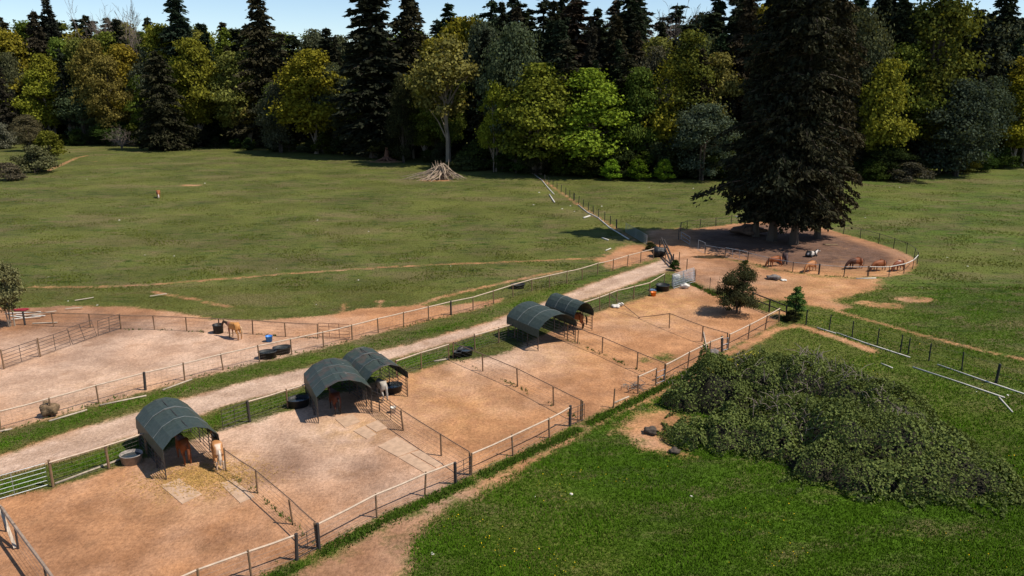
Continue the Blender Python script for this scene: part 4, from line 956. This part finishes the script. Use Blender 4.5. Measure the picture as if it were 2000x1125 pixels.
# leaning timber gate / chute at the road end
o = thing('timber_ramp','dark leaning timber ramp at the end of the dirt road','ramp',G(1300,518)); b = G(1300,518)
for a, c in (((1291,487),(1311,522)),((1296,491),(1318,520))):
    MB().bar(G(*a)-b+Vector((0, 0, 1.5)), G(*c)-b+Vector((0, 0, .3)), .14, .2).obj('beam', M['darkpost'], o)
for t in (.1, .35, .6, .85):
    p = (G(1291,487)-b+Vector((0, 0, 1.5))).lerp(G(1311,522)-b+Vector((0, 0, .3)), t); q = (G(1296,491)-b+Vector((0, 0, 1.5))).lerp(G(1318,520)-b+Vector((0, 0, .3)), t)
    MB().bar(p, q, .15, .08).obj('crosspiece', M['darkpost'], o)
for px, py in ((1288,492),(1310,523),(1314,522)):
    q = link('post', UP['darkpost'], o, G(px, py)-b); q.scale = (.09, .09, 1.6)
heap('tarp_bundle','black tarp bundle under the leaning timber ramp','tarp',1285,501,.9,1.2,'black',seed=23)
for px, py, lb in ((1299,517,'tall thin post between the ramp and the small dark bush'),(1326,516,'brown post behind the small dark bush'),(1341,530,'short brown post by the stacked panels')):
    q = link('lone_post', UP['post'], None, G(px, py)); q.scale = (.06, .06, 1.5); tag(q, lb, 'post')
# puddle by the pen gate
pg = G(1388,502); mb = MB(); n = 26
mb.v = [Vector((2.3*math.cos(2*PI*i/n)*(1+.2*math.sin(3*i)), .9*math.sin(2*PI*i/n)*(1+.15*math.cos(2*i)), .012)) for i in range(n)]; mb.f = [tuple(range(n))]
M['mudwater'] = simple('muddy_water', (.085, .055, .03), .12, .3, 2)
tag(mb.obj('puddle', M['mudwater'], None, False, pg), kind='structure')
# heap of dry roots
def roots():
    rs = RS(9); o = thing('root_heap', 'fan of dry bleached roots below the pale-trunked tree', 'root heap', G(862,352)); m = MB()
    for i in range(64):
        th = rs.uniform(PI*.85, 2.15*PI); L = rs.uniform(2, 6.5) if th < 1.5*PI else rs.uniform(1.5, 4)
        a = Vector((rs.uniform(-.5, .5), rs.uniform(1, 2.2), rs.uniform(.8, 3.6))); d = Vector((math.cos(th)*L*1.6, math.sin(th)*L*.9, 0))
        e = a+d; e.z = rs.uniform(.02, .25); md = a.lerp(e, .5)+Vector((rs.normal()*.3, rs.normal()*.3, rs.uniform(-.2, .25)))
        r = rs.uniform(.05, .17); m.tube([a, a.lerp(md, .5)+Vector((0, 0, .15)), md, md.lerp(e, .5)+Vector((rs.normal()*.15, 0, 0)), e], [r, r*.9, r*.8, r*.6, r*.2], 5)
    for i in range(16):                                   # snapped limbs still standing
        a = Vector((rs.normal()*1.1, 1.6+rs.normal()*.6, 0)); e = a+Vector((rs.normal()*1.3, rs.normal()*.8, rs.uniform(1.8, 4.4)))
        m.tube([a, a.lerp(e, .5)+Vector((rs.normal()*.2, 0, 0)), e], [.16, .11, .04], 5)
    m.obj('roots', M['drywood'], o)
    s = MB().tube([(0, 2, -.1), (.1, 2, 1.4), (.3, 2.1, 2.6)], [.9, .55, .25], 9); s.obj('stump', M['redwood'], o)
roots()
STM = MB().tube([(0, 0, -.1), (0, 0, .45), (.1, 0, 1.5), (.2, .3, 3.6)], [1.5, .9, .65, .45], 10)
for i in range(9):
    t = PI*.85+i*.19*PI; STM.tube([(.5*math.cos(t), .5*math.sin(t), 1.0), (1.5*math.cos(t), 1.4*math.sin(t), .35), (3.0*math.cos(t+.1), 2.6*math.sin(t+.1), .05)], [.4, .3, .1], 6)
tag(STM.obj('bark_stump', M['redwood'], None, False, G(755,314)), 'reddish flared tree base on bare soil at the forest edge', 'stump')
# brush heap near the broken fence
o = thing('brush_heap','small heap of dry sticks in the broken paddock','sticks',G(1240,757)); m = MB(); rs = RS(12)
for i in range(26):
    a = Vector((rs.uniform(-.9, .9), rs.uniform(-.5, .5), rs.uniform(.02, .3))); d = Vector(rs.normal(size=3))*.55; d.z *= .25
    e = a+d; e.z = max(.02, e.z); m.tube([a, e], [.03, .012], 4)
m.obj('sticks', M['twig'], o)

# ------------------------------------------------------------------ bramble thicket
LOBES = [(1395,785,2.5,2.7),(1475,768,2.6,2.3),(1570,780,2.6,2.7),(1650,800,2.6,2.4),(1725,825,3.0,2.1),(1555,850,2.9,2.1),(1640,880,2.6,2.7),(1740,895,2.8,2.4),(1820,895,2.9,1.8),(1895,935,2.4,1.3),(1345,858,1.7,1.1),(1430,858,2.1,1.5),
  (1500,870,2.0,1.5),(1590,915,2.0,1.4),(1690,935,2.3,1.4),(1800,945,2.3,1.2),(1410,722,1.5,.9),(1500,722,2.0,1.0),(1600,745,2.0,1.2),(1945,962,1.5,.8),(1850,955,2.0,1.0),(1345,790,1.6,1.5)]
def thicket():
    rs = RS(3); b = G(1600,850); o = thing('bramble_thicket', 'sprawling bramble thicket heaped on the grass beside the path', 'bush', b)
    L = [(G(x, y)-b, r*rs.uniform(.9, 1.1), h*1.22) for x, y, r, h in LOBES]
    for _ in range(70):
        c, r, h = L[rs.randint(len(LOBES))]; th = rs.uniform(0, 2*PI); q = rs.uniform(.3, .95)*r
        L.append((c+Vector((q*math.cos(th), q*math.sin(th), 0)), rs.uniform(.5, 1.1), h*rs.uniform(.75, 1.2)*math.sqrt(max(.1, 1-(q/r)**2))+.3))
    cx = np.array([c.x for c, r, h in L]); cy = np.array([c.y for c, r, h in L]); rr = np.array([r for c, r, h in L]); hh = np.array([h for c, r, h in L])
    def Hf(x, y):
        d2 = ((x[:, None]-cx)**2+(y[:, None]-cy)**2)/rr**2
        k = (hh*np.sqrt(np.clip(1-d2, 0, 1))).max(1)
        return k+(.12*np.sin(2.1*x+1.3*y+np.sin(y*1.7))+.10*np.sin(2.9*y-1.7*x+np.sin(x*1.6)))*np.minimum(k, 1)
    n = 340000; x = rs.uniform(cx.min()-3, cx.max()+3, n); y = rs.uniform(cy.min()-3, cy.max()+3, n); z = Hf(x, y)
    keep = z > .1; x, y, z = x[keep], y[keep], z[keep]
    eps = .12; gx = (Hf(x+eps, y)-z)/eps; gy = (Hf(x, y+eps)-z)/eps; slope = np.sqrt(1+np.clip(gx**2+gy**2, 0, 9))
    rep = rs.uniform(0, 3.2, len(x)) < slope; x, y, z, gx, gy = x[rep], y[rep], z[rep], gx[rep], gy[rep]
    zz = z-rs.uniform(0, 1, len(z))**1.6*.38+rs.normal(0, .05, len(z))
    cl = np.sin(x*4.1+np.sin(y*3))+np.sin(y*4.7+np.sin(x*2.3)+1)
    hol = np.sin(x*1.15+2*np.sin(y*.63))+np.sin(y*1.4+1.7*np.sin(x*.8)+2)
    zz = zz-np.clip(hol-.75, 0, 1)*.8*rs.uniform(.6, 1.1, len(zz))
    k = (cl > -1.5) & (zz > .02) & ((hol < 1.3) | (rs.uniform(0, 1, len(zz)) < .6)); c = np.stack([x, y, zz], 1)[k]
    nn = np.stack([-gx, -gy, np.ones(len(gx))], 1)[k]; nn /= np.linalg.norm(nn, axis=1, keepdims=True)
    sz = .115*rs.uniform(.55, 1.45, len(c))*(1+.25*np.sin(c[:, 0]*.8)*np.sin(c[:, 1]*.9+1))
    v, f, a = leaf_cards(c, sz, rs, aspect=1.15, nrm=nn, nk=.75)
    tone = .5+.25*np.sin(c[:, 0]*.7+2*np.sin(c[:, 1]*.5))+.2*np.sin(c[:, 1]*1.3+c[:, 0]*.4)
    a = np.clip(a*.6+np.repeat(tone, 4)*.4, 0, 1)
    q = link('foliage', npmesh('foliage', v, f, M['bramble'], {'v': a}), o); q.color = (.112, .142, .044, 1)
    tend = []
    for _ in range(170):                                  # runners creeping out over the turf
        i = rs.randint(22); th = rs.uniform(0, 2*PI); p = np.array([cx[i]+rr[i]*.92*math.cos(th), cy[i]+rr[i]*.92*math.sin(th)])
        if Hf(p[:1], p[1:])[0] > .7: continue
        L_ = rs.uniform(.4, 1.7); m_ = int(70*L_); t = rs.uniform(0, 1, m_); w_ = rs.normal(0, .16, m_)*(1.1-t)
        d = np.array([math.cos(th+rs.normal()*.4), math.sin(th+rs.normal()*.4)])
        tend.append(np.stack([p[0]+d[0]*L_*t-d[1]*w_, p[1]+d[1]*L_*t+d[0]*w_, .04+.3*rs.uniform(0, 1, m_)*(1-t*.8)], 1))
    tend = np.concatenate(tend); v, f, a = leaf_cards(tend, .11, rs, nrm=np.tile([0, 0, 1.0], (len(tend), 1)), nk=.6)
    q = link('runners', npmesh('runners', v, f, M['bramble'], {'v': a}), o); q.color = (.085, .115, .034, 1); q['kind'] = 'stuff'
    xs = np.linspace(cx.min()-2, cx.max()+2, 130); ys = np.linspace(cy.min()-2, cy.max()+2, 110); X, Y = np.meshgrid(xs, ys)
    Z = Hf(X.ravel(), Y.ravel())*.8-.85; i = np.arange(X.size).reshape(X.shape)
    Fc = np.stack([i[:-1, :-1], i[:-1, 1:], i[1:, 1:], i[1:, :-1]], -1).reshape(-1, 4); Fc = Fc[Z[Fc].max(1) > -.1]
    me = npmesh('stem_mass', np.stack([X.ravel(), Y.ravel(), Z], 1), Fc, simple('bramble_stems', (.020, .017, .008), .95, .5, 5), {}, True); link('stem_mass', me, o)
    # yellow flowering patch, dead canes
    g = G(1412,752)-b; xx = g.x+rs.normal(0, .9, 2200); yy = g.y+rs.normal(0, .6, 2200); h = Hf(xx, yy); kk = h > .3
    v, f, a = leaf_cards(np.stack([xx, yy, h+.06], 1)[kk], .09, rs); q = link('yellow_leaves', npmesh('yellow_leaves', v, f, M['bramble'], {'v': a}), o); q.color = (.34, .31, .05, 1)
    for px, py, n, hgt in ((1478,745,1,2.6),(1575,770,7,1.9),(1600,775,6,2.0),(1560,800,9,1.6),(1520,800,9,1.7),(1495,840,8,1.5),(1640,800,8,1.6),(1700,835,7,1.3),(1560,880,6,1.2),(1760,880,7,1.2),(1440,770,7,1.3),(1375,745,9,1.0),(1345,735,8,1.0),(1330,760,6,.9)):
        g = G(px, py)-b; m = MB(); z0 = float(Hf(np.array([g.x]), np.array([g.y]))[0])
        for t in range(n*4):
            p = g+Vector((rs.normal()*.7, rs.normal()*.7, 0)) if n > 1 else g.copy(); p.z = max(0, float(Hf(np.array([p.x]), np.array([p.y]))[0])-.1)
            d = Vector((rs.normal()*.5, rs.normal()*.5, rs.uniform(.1, .7)))*hgt*.6 if n > 1 else Vector((.05, 0, 1.5))
            m.tube([p, p+d*.5+Vector((0, 0, .12)), p+d], [.022, .017, .008], 4, False)
            if n == 1: break
        m.obj('dead_canes', M['twig'], o)['kind'] = 'stuff'
thicket()

# ------------------------------------------------------------------ grass blades, straw, flowers (uncountable)
def blades(name, pts, h, w, col, seed, attrs_v, nb=3, kind='stuff', label=None):
    rs = RS(seed); n = len(pts); V = []; A = []
    for b in range(nb):
        th = rs.uniform(0, 2*PI, n); hh = h*rs.uniform(.5, 1.3, n)*(.55+.9*attrs_v); lean = rs.uniform(.15, .9, n)*hh
        ww = w*rs.uniform(.6, 1.4, n); ox, oy = rs.normal(0, .05, n), rs.normal(0, .05, n); ph = rs.uniform(0, 2*PI, n)
        base = pts+np.stack([ox, oy, np.zeros(n)], 1); sx, sy = np.cos(th)*ww, np.sin(th)*ww
        a = base+np.stack([sx, sy, np.zeros(n)], 1); c = base-np.stack([sx, sy, np.zeros(n)], 1)
        t = base+np.stack([np.cos(ph)*lean, np.sin(ph)*lean, hh], 1)
        V.append(np.stack([a, c, t], 1)); A.append(np.repeat(np.clip(attrs_v*.55+rs.uniform(0, .45, n), 0, 1)[:, None], 3, 1))
    V = np.concatenate(V).reshape(-1, 3); A = np.concatenate(A).ravel()
    o = link(name, npmesh(name, V, np.arange(len(V)).reshape(-1, 3), M['blade'], {'v': A})); o.color = (*col, 1)
    tag(o, label, None, None, kind); return o
def scatter(n, x0, x1, y0, y1, seed): 
    rs = RS(seed); t = rs.uniform(0, 1, n); y = y0*(y1/y0)**t; half = (y*CT+CH*ST)*1000/F+2.5; x = rs.uniform(-1, 1, n)*half
    k = (x > x0) & (x < x1); return x[k], y[k], rs
def patchy(x, y): return .5+.25*np.sin(x*.9+np.sin(y*.7)*2)+.25*np.sin(y*1.1+np.sin(x*.5)*2.2)
x, y, rs = scatter(360000, -70, 70, 28, 80, 51); z = zones(x, y); fl = fields(x, y, z)
k = (z['sd'] < -.08+rs.normal(0, .12, len(x))); x, y, lush = x[k], y[k], fl['lush'][k]; pv = patchy(x, y)
hi = lush > rs.uniform(.25, .65, len(x)); near = np.stack([x, y, np.zeros(len(x))], 1)
blades('grass', near[hi], .10, .020, (.056, .120, .009), 61, pv[hi], 3, label='lush green near pasture grass')
blades('dry_grass', near[~hi], .075, .020, (.092, .094, .026), 62, pv[~hi], 2, label='shorter olive grass of the open pasture')
x, y, rs = scatter(140000, -180, 180, 78, 235, 52); z = zones(x, y); k = (z['sd'] < -.3); pv = patchy(x*.5, y*.5)
k &= rs.uniform(0, 1, len(x)) < .25+.75*(pv > .62); x, y, pv = x[k], y[k], pv[k]
blades('pasture_grass', np.stack([x, y, np.zeros(len(x))], 1), .11, .05, (.074, .090, .018), 63, pv, 2, label='tufts of the far olive pasture')
W = []
rs = RS(53)
for pts in WEEDS:
    p = gp(pts)
    for a, c in zip(p[:-1], p[1:]):
        n = int(np.hypot(*(c-a))*95); t = rs.uniform(0, 1, n)[:, None]; q = a+(c-a)*t; d = (c-a)/np.hypot(*(c-a))
        off = rs.normal(0, .24, n)[:, None]; W.append(q+np.array([-d[1], d[0]])*off)
for pts, wd in ((FC, .15), ([(621,661),(494,653),(302,644),(237,643)], .1), ([(441,920),(503,963),(572,1024),(620,1070)], .06), ([(885,700),(1011,755),(1134,820)], .10), ([(1108,664),(1244,721),(1296,743)], .12), ([(1696,542),(1648,542),(1548,532),(1460,512)], .12)):
    p = gp([q[:2] for q in pts])
    for a, c in zip(p[:-1], p[1:]):
        n = int(np.hypot(*(c-a))*7); t = rs.uniform(0, 1, n)[:, None]; q = a+(c-a)*t; q = q[patchy(q[:, 0]*2, q[:, 1]*2) > .45]
        W.append(q+rs.normal(0, wd, q.shape))
W = np.concatenate(W); blades('weeds', np.concatenate([W, np.zeros((len(W), 1))], 1), .14, .03, (.050, .085, .014), 64, patchy(W[:, 0]*2, W[:, 1]*2), 3, label='dark weeds along the fence feet')
# straw in front of the nearest shelter
g = G(398,932); rs = RS(54); n = 3800; p = np.stack([g.x+rs.normal(0, 1.5, n), g.y+rs.normal(0, .95, n)], 1)
th = rs.uniform(0, 2*PI, n); L = rs.uniform(.08, .22, n); d = np.stack([np.cos(th)*L, np.sin(th)*L], 1); nn = np.stack([-np.sin(th), np.cos(th)], 1)*.011
z0 = rs.uniform(.006, .05, n)[:, None]
V = np.stack([np.hstack([p-d/2-nn, z0]), np.hstack([p+d/2-nn, z0+.012]), np.hstack([p+d/2+nn, z0+.012]), np.hstack([p-d/2+nn, z0])], 1).reshape(-1, 3)
o = link('straw', npmesh('straw', V, np.arange(4*n).reshape(n, 4), M['blade'], {'v': np.repeat(rs.uniform(0, 1, n), 4)})); o.color = (.42, .27, .10, 1); tag(o, kind='stuff', label='loose yellow straw before the nearest shelter')
# dandelions
x, y, rs = scatter(5200, -9, 70, 28, 72, 55); z = zones(x, y); k = (z['sd'] < -.3) & (patchy(x*.6, y*.6) > .66); x, y = x[k], y[k]
v, f, a = leaf_cards(np.stack([x, y, np.full(len(x), .11)], 1), .045, rs, flat=.9)
o = link('dandelions', npmesh('dandelions', v, f, M['blade'], {'v': a})); o.color = (.6, .42, .02, 1); tag(o, kind='stuff', label='small yellow flowers in the grass')
# white scraps on the pasture
rs = RS(56); sm = None
for px, py in [(400,358),(233,430),(170,350),(283,498),(340,500),(620,430),(720,452),(880,520),(94,541),(133,588),(190,596),(540,525),(618,595),(700,547),(1053,376),(1042,400),(1114,402),(1098,408),(1122,413),(1268,366),(1354,368),(1175,403),(1757,366),(1980,488),(1975,510),(1850,503),(1890,520),(1800,562),(1690,425),(1560,770),(1655,720),(1907,765),(1968,772),(845,1081),(1116,965),(1045,970),(1350,969)]:
    if sm is None:
        b = MB(); b.lathe([(.01, .0), (1, .05), (.8, .5), (.3, .75), (.01, .8)], 7); sm = b.mesh('white_scrap', M['white'])
    o = link('white_scrap', sm, None, G(px, py)); k = rs.uniform(.06, .13)*(1.3 if py < 450 else .8); o.scale = (k*1.3, k, k*.6); o.rotation_euler = (0, 0, rs.uniform(0, 6))
    tag(o, 'small white scrap lying on open pasture grass', 'scrap', 'white scraps scattered on the pasture grass')
print('faces', sum(len(m.polygons) for m in bpy.data.meshes))
